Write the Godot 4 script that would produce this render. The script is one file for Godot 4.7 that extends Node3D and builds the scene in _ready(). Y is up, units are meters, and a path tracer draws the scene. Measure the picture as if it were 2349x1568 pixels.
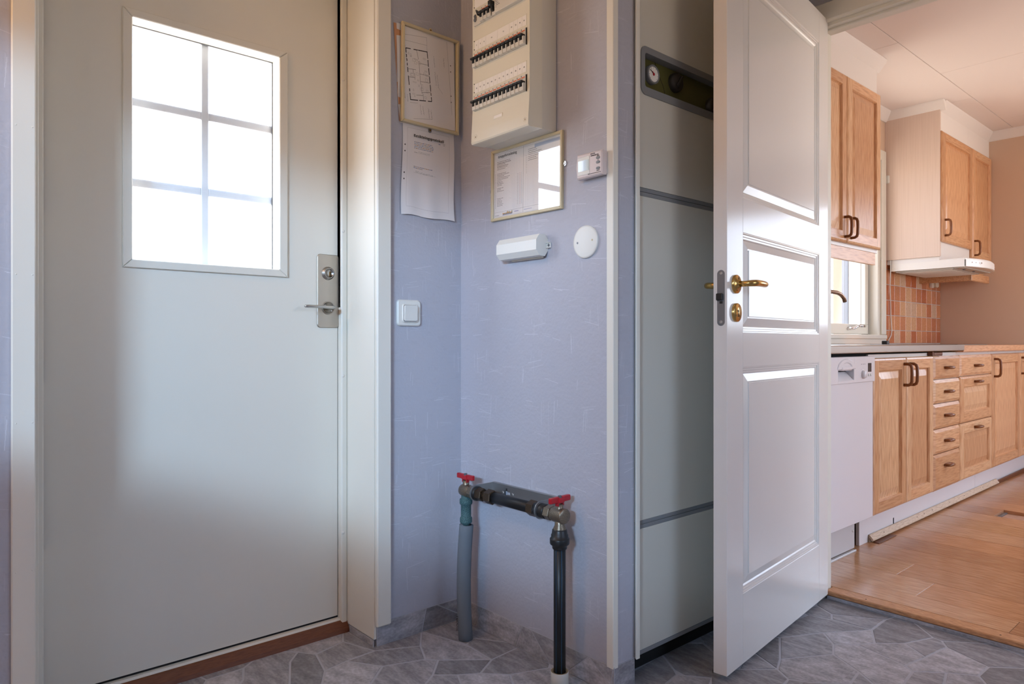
extends Node3D
# Entrance hall of a house with an open door into the kitchen. X right along the panel wall, Y up, -Z away along the front door wall.

const FX := Basis(Vector3(0, 0, -1), Vector3(0, 1, 0), Vector3(1, 0, 0))   # things on a wall that faces +X: local x runs along -Z
const WX := -1.885      # inner face of the outside wall
const WZ := -1.418      # face of the panel wall
const KF := 0.03        # kitchen floor
const CX := -1.245      # fronts of the base cabinets
const UX := -1.535      # fronts of the wall cabinets
var m := {}
var rng := RandomNumberGenerator.new()

# ---------------------------------------------------------------- geometry helper
class G:
	var s := SurfaceTool.new()
	var x := Transform3D()
	func _init(smooth := false):
		s.begin(Mesh.PRIMITIVE_TRIANGLES)
		s.set_smooth_group(0 if smooth else -1)
	func smooth(on: bool):
		s.set_smooth_group(0 if on else -1)
	func v(p: Vector3, uv := Vector2()):
		s.set_uv(uv)
		s.add_vertex(x * p)
	func tri(a: Vector3, b: Vector3, c: Vector3, n: Vector3):
		if ((c - a).cross(b - a)).dot(n) < 0.0:
			var t := b
			b = c
			c = t
		v(a); v(b); v(c)
	func quad(a: Vector3, b: Vector3, c: Vector3, d: Vector3, n: Vector3):
		if ((c - a).cross(b - a)).dot(n) < 0.0:
			var t := b
			b = d
			d = t
		v(a); v(b); v(c); v(a); v(c); v(d)
	func quad_uv(a: Vector3, b: Vector3, c: Vector3, d: Vector3):   # a lower left, b lower right, c upper right, d upper left, seen from the front
		v(a, Vector2(0, 1)); v(c, Vector2(1, 0)); v(b, Vector2(1, 1))
		v(a, Vector2(0, 1)); v(d, Vector2(0, 0)); v(c, Vector2(1, 0))
	func box(lo: Vector3, hi: Vector3, r := 0.0):
		var a := Vector3(minf(lo.x, hi.x), minf(lo.y, hi.y), minf(lo.z, hi.z))
		var b := Vector3(maxf(lo.x, hi.x), maxf(lo.y, hi.y), maxf(lo.z, hi.z))
		var c := (a + b) / 2.0
		var h := (b - a) / 2.0
		r = minf(r, minf(h.x, minf(h.y, h.z)) * 0.95)
		for ax in 3:
			var u := (ax + 1) % 3
			var w := (ax + 2) % 3
			for sg in [-1.0, 1.0]:
				var p := []
				for k in [[-1, -1], [1, -1], [1, 1], [-1, 1]]:
					var q := Vector3()
					q[ax] = sg * h[ax]
					q[u] = k[0] * (h[u] - r)
					q[w] = k[1] * (h[w] - r)
					p.append(c + q)
				var n := Vector3()
				n[ax] = sg
				quad(p[0], p[1], p[2], p[3], n)
				if r > 0.0:
					for sg2 in [-1.0, 1.0]:
						var e := []
						for k in [-1.0, 1.0]:
							var q1 := Vector3()
							q1[ax] = sg * h[ax]; q1[u] = sg2 * (h[u] - r); q1[w] = k * (h[w] - r)
							var q2 := Vector3()
							q2[ax] = sg * (h[ax] - r); q2[u] = sg2 * h[u]; q2[w] = k * (h[w] - r)
							e.append(c + q1); e.append(c + q2)
						var n2 := Vector3()
						n2[ax] = sg; n2[u] = sg2
						quad(e[0], e[1], e[3], e[2], n2)
		if r > 0.0:
			for i in [-1.0, 1.0]:
				for j in [-1.0, 1.0]:
					for k in [-1.0, 1.0]:
						tri(c + Vector3(i * h.x, j * (h.y - r), k * (h.z - r)), c + Vector3(i * (h.x - r), j * h.y, k * (h.z - r)), c + Vector3(i * (h.x - r), j * (h.y - r), k * h.z), Vector3(i, j, k))
	func lathe(prof: Array, n := 24):     # (radius, height) from the bottom up, about local Y
		for i in prof.size() - 1:
			var p: Vector2 = prof[i]
			var q: Vector2 = prof[i + 1]
			if p.is_equal_approx(q):
				continue
			for k in n:
				var a := TAU * k / n
				var b := TAU * (k + 1) / n
				var mid := (a + b) / 2.0
				var nn := Vector3(cos(mid) * (q.y - p.y), -(q.x - p.x), sin(mid) * (q.y - p.y))
				var p1 := Vector3(cos(a) * p.x, p.y, sin(a) * p.x)
				var p2 := Vector3(cos(b) * p.x, p.y, sin(b) * p.x)
				var p3 := Vector3(cos(b) * q.x, q.y, sin(b) * q.x)
				var p4 := Vector3(cos(a) * q.x, q.y, sin(a) * q.x)
				if p.x < 1e-6:
					tri(p1, p3, p4, nn)
				elif q.x < 1e-6:
					tri(p1, p2, p3, nn)
				else:
					quad(p1, p2, p3, p4, nn)
	func tube(pts: Array, r, n := 12, flat := 1.0):
		var up := Vector3(0.0123, 1, 0.0217)
		var prev := []
		for i in pts.size():
			var d: Vector3 = (pts[mini(i + 1, pts.size() - 1)] - pts[maxi(i - 1, 0)]).normalized()
			if absf(d.dot(up.normalized())) > 0.95:
				up = Vector3(1, 0.02, 0.03)
			var a := d.cross(up).normalized()
			var b := a.cross(d).normalized()
			var rad: float = r[i] if r is Array else r
			var ring := []
			for k in n:
				var t := TAU * k / n
				ring.append(pts[i] + a * cos(t) * rad + b * sin(t) * rad * flat)
			if i > 0:
				for k in n:
					var o: Vector3 = (ring[k] + ring[(k + 1) % n] + prev[k] + prev[(k + 1) % n]) / 4.0 - (pts[i] + pts[i - 1]) / 2.0
					quad(prev[k], prev[(k + 1) % n], ring[(k + 1) % n], ring[k], o)
			if i == 0 or i == pts.size() - 1:
				for k in n:
					tri(pts[i], ring[k], ring[(k + 1) % n], -d if i == 0 else d)
			prev = ring
			up = b
	func prism(poly: PackedVector2Array, z0: float, z1: float, cham := 0.0):   # outline in local XY, from z0 up to z1
		if Geometry2D.is_polygon_clockwise(poly) == false:
			poly = poly.duplicate()
		else:
			poly = poly.duplicate()
			poly.reverse()
		var top := poly
		if cham > 0.0:
			top = PackedVector2Array()
			for i in poly.size():
				var e1 := (poly[i] - poly[posmod(i - 1, poly.size())]).normalized()
				var e2 := (poly[(i + 1) % poly.size()] - poly[i]).normalized()
				var nn := (Vector2(-e1.y, e1.x) + Vector2(-e2.y, e2.x))
				top.append(poly[i] + nn.normalized() * cham / maxf(0.5, nn.length() / 2.0))
		var idx := Geometry2D.triangulate_polygon(top)
		for i in range(0, idx.size(), 3):
			tri(_at(top[idx[i]], z1), _at(top[idx[i + 1]], z1), _at(top[idx[i + 2]], z1), Vector3(0, 0, signf(z1 - z0)))
		idx = Geometry2D.triangulate_polygon(poly)
		for i in range(0, idx.size(), 3):
			tri(_at(poly[idx[i]], z0), _at(poly[idx[i + 1]], z0), _at(poly[idx[i + 2]], z0), Vector3(0, 0, -signf(z1 - z0)))
		var zc := z1 - signf(z1 - z0) * cham
		for i in poly.size():
			var j := (i + 1) % poly.size()
			var e := poly[j] - poly[i]
			var n := Vector3(e.y, -e.x, 0)
			quad(_at(poly[i], z0), _at(poly[j], z0), _at(poly[j], zc), _at(poly[i], zc), n)
			if cham > 0.0:
				quad(_at(poly[i], zc), _at(poly[j], zc), _at(top[j], z1), _at(top[i], z1), n.normalized() + Vector3(0, 0, signf(z1 - z0)))
	func _at(p: Vector2, z: float) -> Vector3:
		return Vector3(p.x, p.y, z)
	func rings(x0: float, y0: float, x1: float, y1: float, list: Array, close := true):   # nested rectangles [inset, height] joined into one surface that faces +Z
		for i in list.size() - 1:
			var a: float = list[i][0]
			var b: float = list[i + 1][0]
			var za: float = list[i][1]
			var zb: float = list[i + 1][1]
			var p := [Vector3(x0 + a, y0 + a, za), Vector3(x1 - a, y0 + a, za), Vector3(x1 - a, y1 - a, za), Vector3(x0 + a, y1 - a, za)]
			var q := [Vector3(x0 + b, y0 + b, zb), Vector3(x1 - b, y0 + b, zb), Vector3(x1 - b, y1 - b, zb), Vector3(x0 + b, y1 - b, zb)]
			for k in 4:
				var j := (k + 1) % 4
				var inward: Vector3 = [Vector3(0, 1, 0), Vector3(-1, 0, 0), Vector3(0, -1, 0), Vector3(1, 0, 0)][k]
				var n: Vector3 = Vector3(0, 0, 1) * (b - a) - inward * (zb - za)
				if absf(b - a) < 1e-7:
					n = inward * signf(za - zb)
				quad(p[k], p[j], q[j], q[k], n)
		if close:
			var l: Array = list[-1]
			quad(Vector3(x0 + l[0], y0 + l[0], l[1]), Vector3(x1 - l[0], y0 + l[0], l[1]), Vector3(x1 - l[0], y1 - l[0], l[1]), Vector3(x0 + l[0], y1 - l[0], l[1]), Vector3(0, 0, 1))
	func slab(x0: float, y0: float, x1: float, y1: float, list: Array, back: float):      # rings() with sides and a back
		rings(x0, y0, x1, y1, list)
		var z: float = list[0][1]
		quad(Vector3(x0, y0, back), Vector3(x1, y0, back), Vector3(x1, y1, back), Vector3(x0, y1, back), Vector3(0, 0, -1))
		quad(Vector3(x0, y0, back), Vector3(x1, y0, back), Vector3(x1, y0, z), Vector3(x0, y0, z), Vector3(0, -1, 0))
		quad(Vector3(x0, y1, back), Vector3(x1, y1, back), Vector3(x1, y1, z), Vector3(x0, y1, z), Vector3(0, 1, 0))
		quad(Vector3(x0, y0, back), Vector3(x0, y1, back), Vector3(x0, y1, z), Vector3(x0, y0, z), Vector3(-1, 0, 0))
		quad(Vector3(x1, y0, back), Vector3(x1, y1, back), Vector3(x1, y1, z), Vector3(x1, y0, z), Vector3(1, 0, 0))
	func done() -> ArrayMesh:
		s.generate_normals()
		return s.commit()

func rr(x0: float, y0: float, x1: float, y1: float, r: float, n := 5) -> PackedVector2Array:
	var p := PackedVector2Array()
	for c in [[x1 - r, y1 - r, 0.0], [x0 + r, y1 - r, 0.25], [x0 + r, y0 + r, 0.5], [x1 - r, y0 + r, 0.75]]:
		for k in n + 1:
			var a: float = TAU * (c[2] + 0.25 * k / n)
			p.append(Vector2(c[0] + cos(a) * r, c[1] + sin(a) * r))
	return p

func disc(r: float, n := 24) -> PackedVector2Array:
	var p := PackedVector2Array()
	for k in n:
		p.append(Vector2(cos(TAU * k / n), sin(TAU * k / n)) * r)
	return p

# ---------------------------------------------------------------- naming
var taken := {}
func numbered(called: String, parent: Node) -> String:
	var key := str(parent.get_instance_id()) + called
	taken[key] = taken.get(key, 0) + 1
	return called if taken[key] == 1 else "%s_%03d" % [called, taken[key] - 1]

func tag(o: Node, label: String, category := "", group := "", kind := "") -> Node:
	if label: o.set_meta("label", label)
	if category: o.set_meta("category", category)
	if group: o.set_meta("group", group)
	if kind: o.set_meta("kind", kind)
	return o

func thing(called: String, label: String, category: String, at := Vector3(), basis := Basis(), group := "", kind := "") -> Node3D:
	var o := Node3D.new()
	o.name = numbered(called, self)
	o.transform = Transform3D(basis, at)
	add_child(o, true)
	tag(o, label, category, group, kind)
	return o

func part(called: String, g: G, mat: Material, parent: Node, label := "") -> MeshInstance3D:
	return pmesh(called, g.done(), mat, parent, label)

func pmesh(called: String, mesh: Mesh, mat: Material, parent: Node, label := "") -> MeshInstance3D:
	var o := MeshInstance3D.new()
	o.name = numbered(called, parent)
	o.mesh = mesh
	o.material_override = mat
	parent.add_child(o, true)
	if label: o.set_meta("label", label)
	return o

func structure(called: String, g: G, mat: Material, label: String, category: String) -> MeshInstance3D:
	var o := part(called, g, mat, self)
	tag(o, label, category, "", "structure")
	return o

func letters(called: String, words: String, height: float, mat: Material, parent: Node, at: Vector3, basis := Basis(), left := false, bold := false) -> MeshInstance3D:
	var t := TextMesh.new()
	var f := SystemFont.new()
	f.font_names = PackedStringArray(["Droid Sans"])
	if bold: f.font_weight = 700
	t.font = f
	t.text = words
	t.font_size = 32
	t.pixel_size = height / 24.0
	t.depth = 0.0004
	t.curve_step = 4.0
	t.horizontal_alignment = HORIZONTAL_ALIGNMENT_LEFT if left else HORIZONTAL_ALIGNMENT_CENTER
	var o := pmesh(called, t, mat, parent)
	o.transform = Transform3D(basis, at)
	return o

# ---------------------------------------------------------------- materials
func mat(key: String, c: Color, rough := 0.6, metal := 0.0, spec := 0.5) -> StandardMaterial3D:
	var q := StandardMaterial3D.new()
	q.resource_name = key
	q.albedo_color = c
	q.roughness = rough
	q.metallic = metal
	q.metallic_specular = spec
	m[key] = q
	return q

func noise_tex(seed_: int, freq: float, stops: Array, octaves := 4, size := 512, kind := FastNoiseLite.TYPE_SIMPLEX_SMOOTH) -> NoiseTexture2D:
	var f := FastNoiseLite.new()
	f.noise_type = kind
	f.seed = seed_
	f.frequency = freq
	f.fractal_octaves = octaves
	var t := NoiseTexture2D.new()
	t.width = size
	t.height = size
	t.seamless = true
	t.noise = f
	if stops.size():
		var gr := Gradient.new()
		var cs := PackedColorArray()
		var os := PackedFloat32Array()
		for i in stops.size():
			os.append(stops[i][0]); cs.append(stops[i][1])
		gr.offsets = os
		gr.colors = cs
		t.color_ramp = gr
	return t

func triplanar(q: StandardMaterial3D, scale: Vector3, world := true, offset := Vector3()):
	q.uv1_triplanar = true
	q.uv1_world_triplanar = world
	q.uv1_scale = scale
	q.uv1_offset = offset
	q.uv1_triplanar_sharpness = 8.0

func grained(key: String, tex: Texture2D, tint: Color, rough: float, scale: Vector3, world := true, offset := Vector3()) -> StandardMaterial3D:
	var q := mat(key, tint, rough)
	q.albedo_texture = tex
	triplanar(q, scale, world, offset)
	return q

func C(r: int, g: int, b: int) -> Color:
	return Color8(r, g, b)

func line(im: Image, a: Vector2, b: Vector2, c: Color, w := 1):
	var n := int(maxf(absf(b.x - a.x), absf(b.y - a.y))) + 1
	for i in n + 1:
		var p := a.lerp(b, float(i) / n)
		im.fill_rect(Rect2i(int(p.x) - w / 2, int(p.y) - w / 2, w, w), c)

func wallpaper_image() -> Image:       # pale lilac wallpaper with sparse chalky strokes
	var im := Image.create(1024, 1024, false, Image.FORMAT_RGB8)
	var base := C(181, 181, 190)
	im.fill(base)
	var r := RandomNumberGenerator.new()
	r.seed = 41
	for i in 2600:                     # faint mottling
		var p := Vector2i(r.randi_range(0, 1023), r.randi_range(0, 1023))
		var d := r.randf_range(-0.008, 0.008)
		im.fill_rect(Rect2i(p.x, p.y, r.randi_range(4, 40), r.randi_range(2, 14)), Color(base.r + d, base.g + d, base.b + d))
	for i in 150:
		var p := Vector2(r.randi_range(30, 990), r.randi_range(30, 990))
		var vertical := r.randf() < 0.45
		var n := r.randi_range(1, 3)
		for k in n:
			var len := r.randf_range(20, 90)
			var slant := r.randf_range(-0.25, 0.25)
			var q := p + Vector2(r.randf_range(-14, 14), r.randf_range(-14, 14))
			var e := q + (Vector2(slant * len * 0.3, len) if vertical else Vector2(len, slant * len))
			var t := r.randf_range(0.15, 0.42)
			line(im, q, e, base.lerp(C(232, 231, 238), t), r.randi_range(1, 2))
	return im

func stone_image() -> Image:
	var f := FastNoiseLite.new()
	f.seed = 5
	f.frequency = 0.012
	f.fractal_octaves = 5
	var h := FastNoiseLite.new()
	h.seed = 9
	h.frequency = 0.09
	h.fractal_octaves = 3
	var im := Image.create(512, 512, false, Image.FORMAT_RGB8)
	for y in 512:
		for x in 512:
			var t := f.get_noise_2d(x * 0.6, y * 2.0) * 0.6 + h.get_noise_2d(x * 0.6, y) * 0.35
			var k := clampf(0.66 + t * 0.24, 0.3, 0.9)
			im.set_pixel(x, y, Color(k, k * 0.995, k * 1.01))
	return im

func make_materials():
	var white := mat("door_paint", C(232, 229, 220), 0.34)
	white.clearcoat_enabled = true
	white.clearcoat = 0.25
	white.clearcoat_roughness = 0.3
	mat("trim_paint", C(230, 226, 214), 0.42)
	mat("front_door_paint", C(226, 222, 210), 0.36)
	mat("leaf_paint", C(234, 230, 224), 0.16)
	mat("leaf_edge", C(226, 222, 216), 0.4)
	mat("plastic_white", C(228, 226, 218), 0.38)
	mat("plastic_cream", C(226, 219, 200), 0.22)
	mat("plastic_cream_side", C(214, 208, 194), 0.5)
	mat("plastic_lilac", C(220, 208, 206), 0.45)
	mat("breaker_grey", C(214, 208, 196), 0.45)
	mat("label_white", C(236, 230, 222), 0.6)
	mat("black_plastic", C(26, 26, 27), 0.4)
	mat("black_pipe", C(11, 12, 14), 0.42)
	mat("blue_stripe", C(28, 74, 104), 0.4)
	mat("black_gap", C(8, 7, 6), 0.9)
	mat("orange_mark", C(214, 92, 34), 0.5)
	mat("ink", C(40, 38, 40), 0.8)
	mat("ink_grey", C(110, 106, 108), 0.8)
	mat("ink_blue", C(56, 72, 130), 0.8)
	mat("ink_orange", C(220, 150, 50), 0.8)
	mat("red_handle", C(176, 24, 36), 0.35)
	mat("steel", C(186, 184, 180), 0.3, 1.0)
	mat("steel_dark", C(168, 168, 168), 0.46, 0.9)
	mat("steel_brushed", C(176, 168, 156), 0.42, 1.0)
	mat("chrome", C(225, 225, 228), 0.1, 1.0)
	mat("zinc", C(128, 130, 134), 0.45, 0.85)
	mat("brass", C(206, 170, 104), 0.22, 1.0)
	mat("brass_dark", C(120, 92, 48), 0.5, 0.8)
	mat("foam_grey", C(108, 116, 124), 0.95)
	mat("sleeve_white", C(214, 212, 202), 0.5)
	mat("sleeve_rim", C(168, 150, 116), 0.7)
	mat("boiler_white", C(208, 205, 193), 0.3)
	mat("boiler_grey", C(128, 130, 132), 0.5)
	mat("boiler_panel", C(88, 86, 44), 0.35)
	mat("boiler_knob", C(44, 38, 34), 0.5)
	mat("gauge_white", C(236, 234, 228), 0.4)
	mat("frame_cream", C(208, 194, 158), 0.4)
	mat("paper", C(226, 222, 220), 0.85)
	mat("paper_orange", C(205, 150, 110), 0.85)
	mat("sill_brown", C(112, 66, 40), 0.5)
	mat("near_black", C(20, 19, 18), 0.8)
	mat("kitchen_wall", C(216, 186, 160), 0.8)
	mat("kitchen_white", C(238, 230, 222), 0.7)
	mat("ceiling_white", C(236, 224, 216), 0.8)
	mat("entry_ceiling", C(232, 226, 218), 0.8)
	mat("cabinet_white", C(232, 226, 220), 0.35)
	mat("appliance_white", C(232, 228, 230), 0.16)
	mat("appliance_grey", C(206, 203, 202), 0.2)
	mat("display_dark", C(40, 46, 54), 0.1)
	mat("hood_white", C(236, 230, 222), 0.3)
	mat("hood_grey", C(190, 182, 172), 0.5)
	mat("grout", C(206, 198, 190), 0.8)
	mat("window_paint", C(228, 222, 208), 0.4)
	mat("cooktop", C(18, 17, 17), 0.08)
	mat("faucet_metal", C(150, 128, 112), 0.25, 1.0)
	mat("handle_wood", C(128, 74, 34), 0.32)
	mat("plinth_white", C(232, 228, 228), 0.3)
	mat("dirt", C(96, 78, 60), 0.9)
	var glass := mat("glass", Color(1, 1, 1, 0.06), 0.03)
	glass.transparency = BaseMaterial3D.TRANSPARENCY_ALPHA
	glass.metallic_specular = 0.1
	var cover := mat("cover_glass", Color(1, 1, 1, 0.05), 0.02)
	cover.transparency = BaseMaterial3D.TRANSPARENCY_ALPHA
	var bars := mat("muntin_plastic", C(225, 230, 236), 0.5)
	bars.backlight_enabled = true
	bars.backlight = Color(0.19, 0.2, 0.215)
	var lcd := mat("lcd", C(176, 184, 176), 0.05)
	lcd.metallic_specular = 0.8
	# wallpaper
	var wp := mat("wallpaper", Color.WHITE, 0.62)
	wp.albedo_texture = ImageTexture.create_from_image(wallpaper_image())
	triplanar(wp, Vector3(1.25, 1.25, 1.25))
	wp.heightmap_enabled = true
	wp.heightmap_texture = noise_tex(3, 0.12, [], 3)
	wp.heightmap_scale = 0.06
	# vinyl floor
	var st := ImageTexture.create_from_image(stone_image())
	for i in 5:
		var k: float = [0.87, 0.99, 0.93, 1.05, 0.81][i]
		var q := grained("stone_print_%d" % i, st, Color(k * 1.0, k * 0.995, k * 1.005), 0.5, [Vector3(2.2, 2.0, 2.6), Vector3(2.8, 2.0, 2.0), Vector3(1.8, 2.2, 2.4), Vector3(2.4, 2.4, 1.7), Vector3(2.0, 2.0, 2.0)][i], true, Vector3(0.37 * i, 0.21 * i, 0.13 * i))
		q.heightmap_enabled = true
		q.heightmap_texture = st
		q.heightmap_scale = 0.08
	mat("joint_print", C(180, 181, 188), 0.5)
	# woods
	var oak := noise_tex(11, 0.018, [[0.0, C(190, 136, 96)], [0.35, C(214, 164, 122)], [0.6, C(224, 178, 136)], [1.0, C(234, 194, 156)]], 5)
	var fine := noise_tex(12, 0.03, [[0.0, C(206, 190, 176)], [0.5, C(240, 234, 228)], [1.0, C(255, 255, 255)]], 5)
	for i in 4:
		var tint: Color = [C(255, 248, 240), C(244, 234, 222), C(255, 255, 250), C(236, 224, 212)][i]
		grained("oak_upright_%d" % i, oak, tint, 0.32, Vector3(9, 0.9, 9), true, Vector3(0.3 * i, 0.17 * i, 0.41 * i))
		grained("oak_level_%d" % i, oak, tint, 0.32, Vector3(9, 9, 0.9), true, Vector3(0.23 * i, 0.31 * i, 0.11 * i))
	var floor_wood := noise_tex(21, 0.02, [[0.0, C(172, 124, 90)], [0.4, C(198, 150, 112)], [0.7, C(210, 164, 126)], [1.0, C(222, 180, 144)]], 5)
	for i in 6:
		var tint: Color = [C(255, 250, 244), C(238, 226, 216), C(255, 255, 255), C(228, 212, 198), C(246, 240, 226), C(250, 236, 222)][i]
		grained("floor_wood_%d" % i, floor_wood, tint, 0.2, Vector3(0.8, 8, 8), true, Vector3(0.37 * i, 0.2, 0.23 * i))
	grained("floor_nosing", floor_wood, C(255, 240, 220), 0.4, Vector3(3, 14, 14))
	grained("sub_floor", fine, C(206, 168, 144), 0.8, Vector3(2, 9, 9))
	grained("pale_wood", fine, C(226, 204, 180), 0.6, Vector3(12, 12, 1.2))
	grained("worktop_wood", oak, C(250, 236, 226), 0.4, Vector3(9, 9, 1.0))
	var sill := grained("sill_wood", fine, C(122, 72, 42), 0.45, Vector3(14, 14, 1.5))
	sill.metallic_specular = 0.5
	grained("striped_paper", noise_tex(13, 0.03, [[0.0, C(240, 236, 232)], [0.5, C(250, 248, 246)], [1.0, C(255, 255, 255)]], 4), C(228, 206, 190), 0.8, Vector3(14, 0.1, 14))
	# tiles
	var glaze := noise_tex(31, 0.02, [[0.0, C(232, 222, 216)], [1.0, C(255, 255, 255)]], 3)
	for i in 7:
		var t: Color = [C(206, 132, 92), C(220, 156, 112), C(226, 180, 138), C(196, 116, 78), C(214, 146, 106), C(222, 190, 160), C(204, 138, 100)][i]
		grained("tile_glaze_%d" % i, glaze, t, 0.14, Vector3(5, 5, 5), true, Vector3(0.3 * i, 0, 0))
	# patina on old copper and worn nickel
	grained("patina", noise_tex(51, 0.05, [[0.0, C(34, 40, 44)], [0.45, C(52, 82, 88)], [0.7, C(92, 134, 130)], [1.0, C(150, 176, 164)]], 4), Color.WHITE, 0.7, Vector3(16, 16, 16))
	var old := grained("old_nickel", noise_tex(52, 0.06, [[0.0, C(70, 58, 46)], [0.5, C(138, 124, 106)], [1.0, C(190, 180, 164)]], 4), Color.WHITE, 0.38, Vector3(16, 16, 16))
	old.metallic = 0.85
	var bronze := grained("old_brass", noise_tex(53, 0.06, [[0.0, C(34, 28, 24)], [0.6, C(76, 60, 46)], [1.0, C(132, 106, 66)]], 4), Color.WHITE, 0.45, Vector3(14, 14, 14))
	bronze.metallic = 0.6

# ---------------------------------------------------------------- camera, sky, lights
func area(called: String, at: Vector3, towards: Vector3, size: Vector2, color: Color, energy: float):
	var l := AreaLight3D.new()
	l.name = called
	l.area_size = size
	l.area_normalize_energy = false
	l.light_color = color
	l.light_energy = energy
	l.shadow_enabled = true
	l.area_range = 20.0
	l.area_attenuation = 2.0
	add_child(l)
	l.look_at_from_position(at, at + towards, Vector3.UP if absf(towards.normalized().y) < 0.95 else Vector3.RIGHT)

func camera_and_light():
	var cam := Camera3D.new()
	cam.name = "camera"
	cam.fov = rad_to_deg(2.0 * atan(784.0 / 1588.0))
	cam.near = 0.02
	cam.position = Vector3(0, 0.94, 0)
	cam.rotation = Vector3(0, deg_to_rad(48.83), 0)
	add_child(cam)
	cam.current = true
	var e := Environment.new()
	e.background_mode = Environment.BG_SKY
	var sky := Sky.new()
	var sm := ProceduralSkyMaterial.new()
	sm.sky_top_color = C(176, 208, 255)
	sm.sky_horizon_color = C(232, 241, 255)
	sm.ground_bottom_color = C(240, 206, 164)
	sm.ground_horizon_color = C(246, 222, 190)
	sm.sky_energy_multiplier = 2.0
	sm.ground_energy_multiplier = 1.7
	sky.sky_material = sm
	e.sky = sky
	e.tonemap_mode = Environment.TONE_MAPPER_LINEAR
	e.tonemap_exposure = 0.93
	e.sdfgi_enabled = true
	e.ssao_enabled = true
	e.ssil_enabled = true
	var w := WorldEnvironment.new()
	w.name = "world"
	w.environment = e
	add_child(w)
	# daylight outside the front door and sink, and through four windows out of view
	area("front_door_daylight", Vector3(-2.17, 1.49, -0.66), Vector3(1, 0, 0), Vector2(0.42, 0.66), Color(0.95, 0.97, 1.0), 2.2)
	area("unseen_hall_daylight", Vector3(1.84, 2.43, 4.05), Vector3(-2.7, -1.25, -4.2), Vector2(1.1, 0.28), Color(0.72, 0.86, 1.0), 130.0)  # unseen source, placed so the sill shapes the patch on the front door
	area("sink_window_daylight", Vector3(-2.14, 1.56, -4.45), Vector3(1, -0.1, 0), Vector2(0.9, 1.1), Color(0.94, 0.97, 1.0), 0.9)
	area("end_window_daylight", Vector3(-0.05, 1.58, -6.34), Vector3(0, 0, 1), Vector2(1.36, 1.02), Color(0.95, 0.97, 1.0), 1.2)
	area("unseen_side_daylight", Vector3(2.3, 2.2, -1.55), Vector3(-1, -0.55, -0.05), Vector2(1.3, 0.9), Color(0.74, 0.87, 1.0), 0.8)  # unseen source, placed to cool the lower open door and right-hand floor
	area("unseen_garden_daylight", Vector3(2.46, 1.22, -4.45), Vector3(-1, 0, 0), Vector2(2.3, 1.8), Color(0.84, 0.92, 1.0), 1.15)  # unseen source, placed to light the cabinet fronts

func unseen_hall_lamp():        # opal globe out of view, placed to warm the fuse box and upper walls
	var t := thing("unseen_ceiling_lamp", "unseen opal ceiling lamp behind the camera, placed to warm the upper hall", "lamp", Vector3(-1.5, 2.2, 0.65))
	var g := G.new(true)
	var prof := []
	for i in 13:
		var a := -PI / 2 + PI * i / 12.0
		prof.append(Vector2(cos(a) * 0.11, sin(a) * 0.11))
	g.lathe(prof, 28)
	var q := mat("unseen_lamp_glow", C(255, 236, 206), 0.4)
	q.emission_enabled = true
	q.emission = C(255, 196, 130)
	q.emission_energy_multiplier = 3.0
	part("globe", g, q, t)
	g = G.new(true)
	g.lathe([Vector2(0.0, 0.1), Vector2(0.03, 0.1), Vector2(0.03, 0.22), Vector2(0.07, 0.24), Vector2(0.07, 0.25), Vector2(0, 0.25)])
	part("fitting", g, m.plastic_white, t)
	var l := OmniLight3D.new()
	l.name = "unseen_lamp_light"
	l.light_color = Color(1.0, 0.76, 0.5)
	l.light_energy = 0.5
	l.light_size = 0.1
	l.omni_range = 12.0
	l.omni_attenuation = 2.0
	l.shadow_enabled = true
	t.add_child(l)

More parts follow.
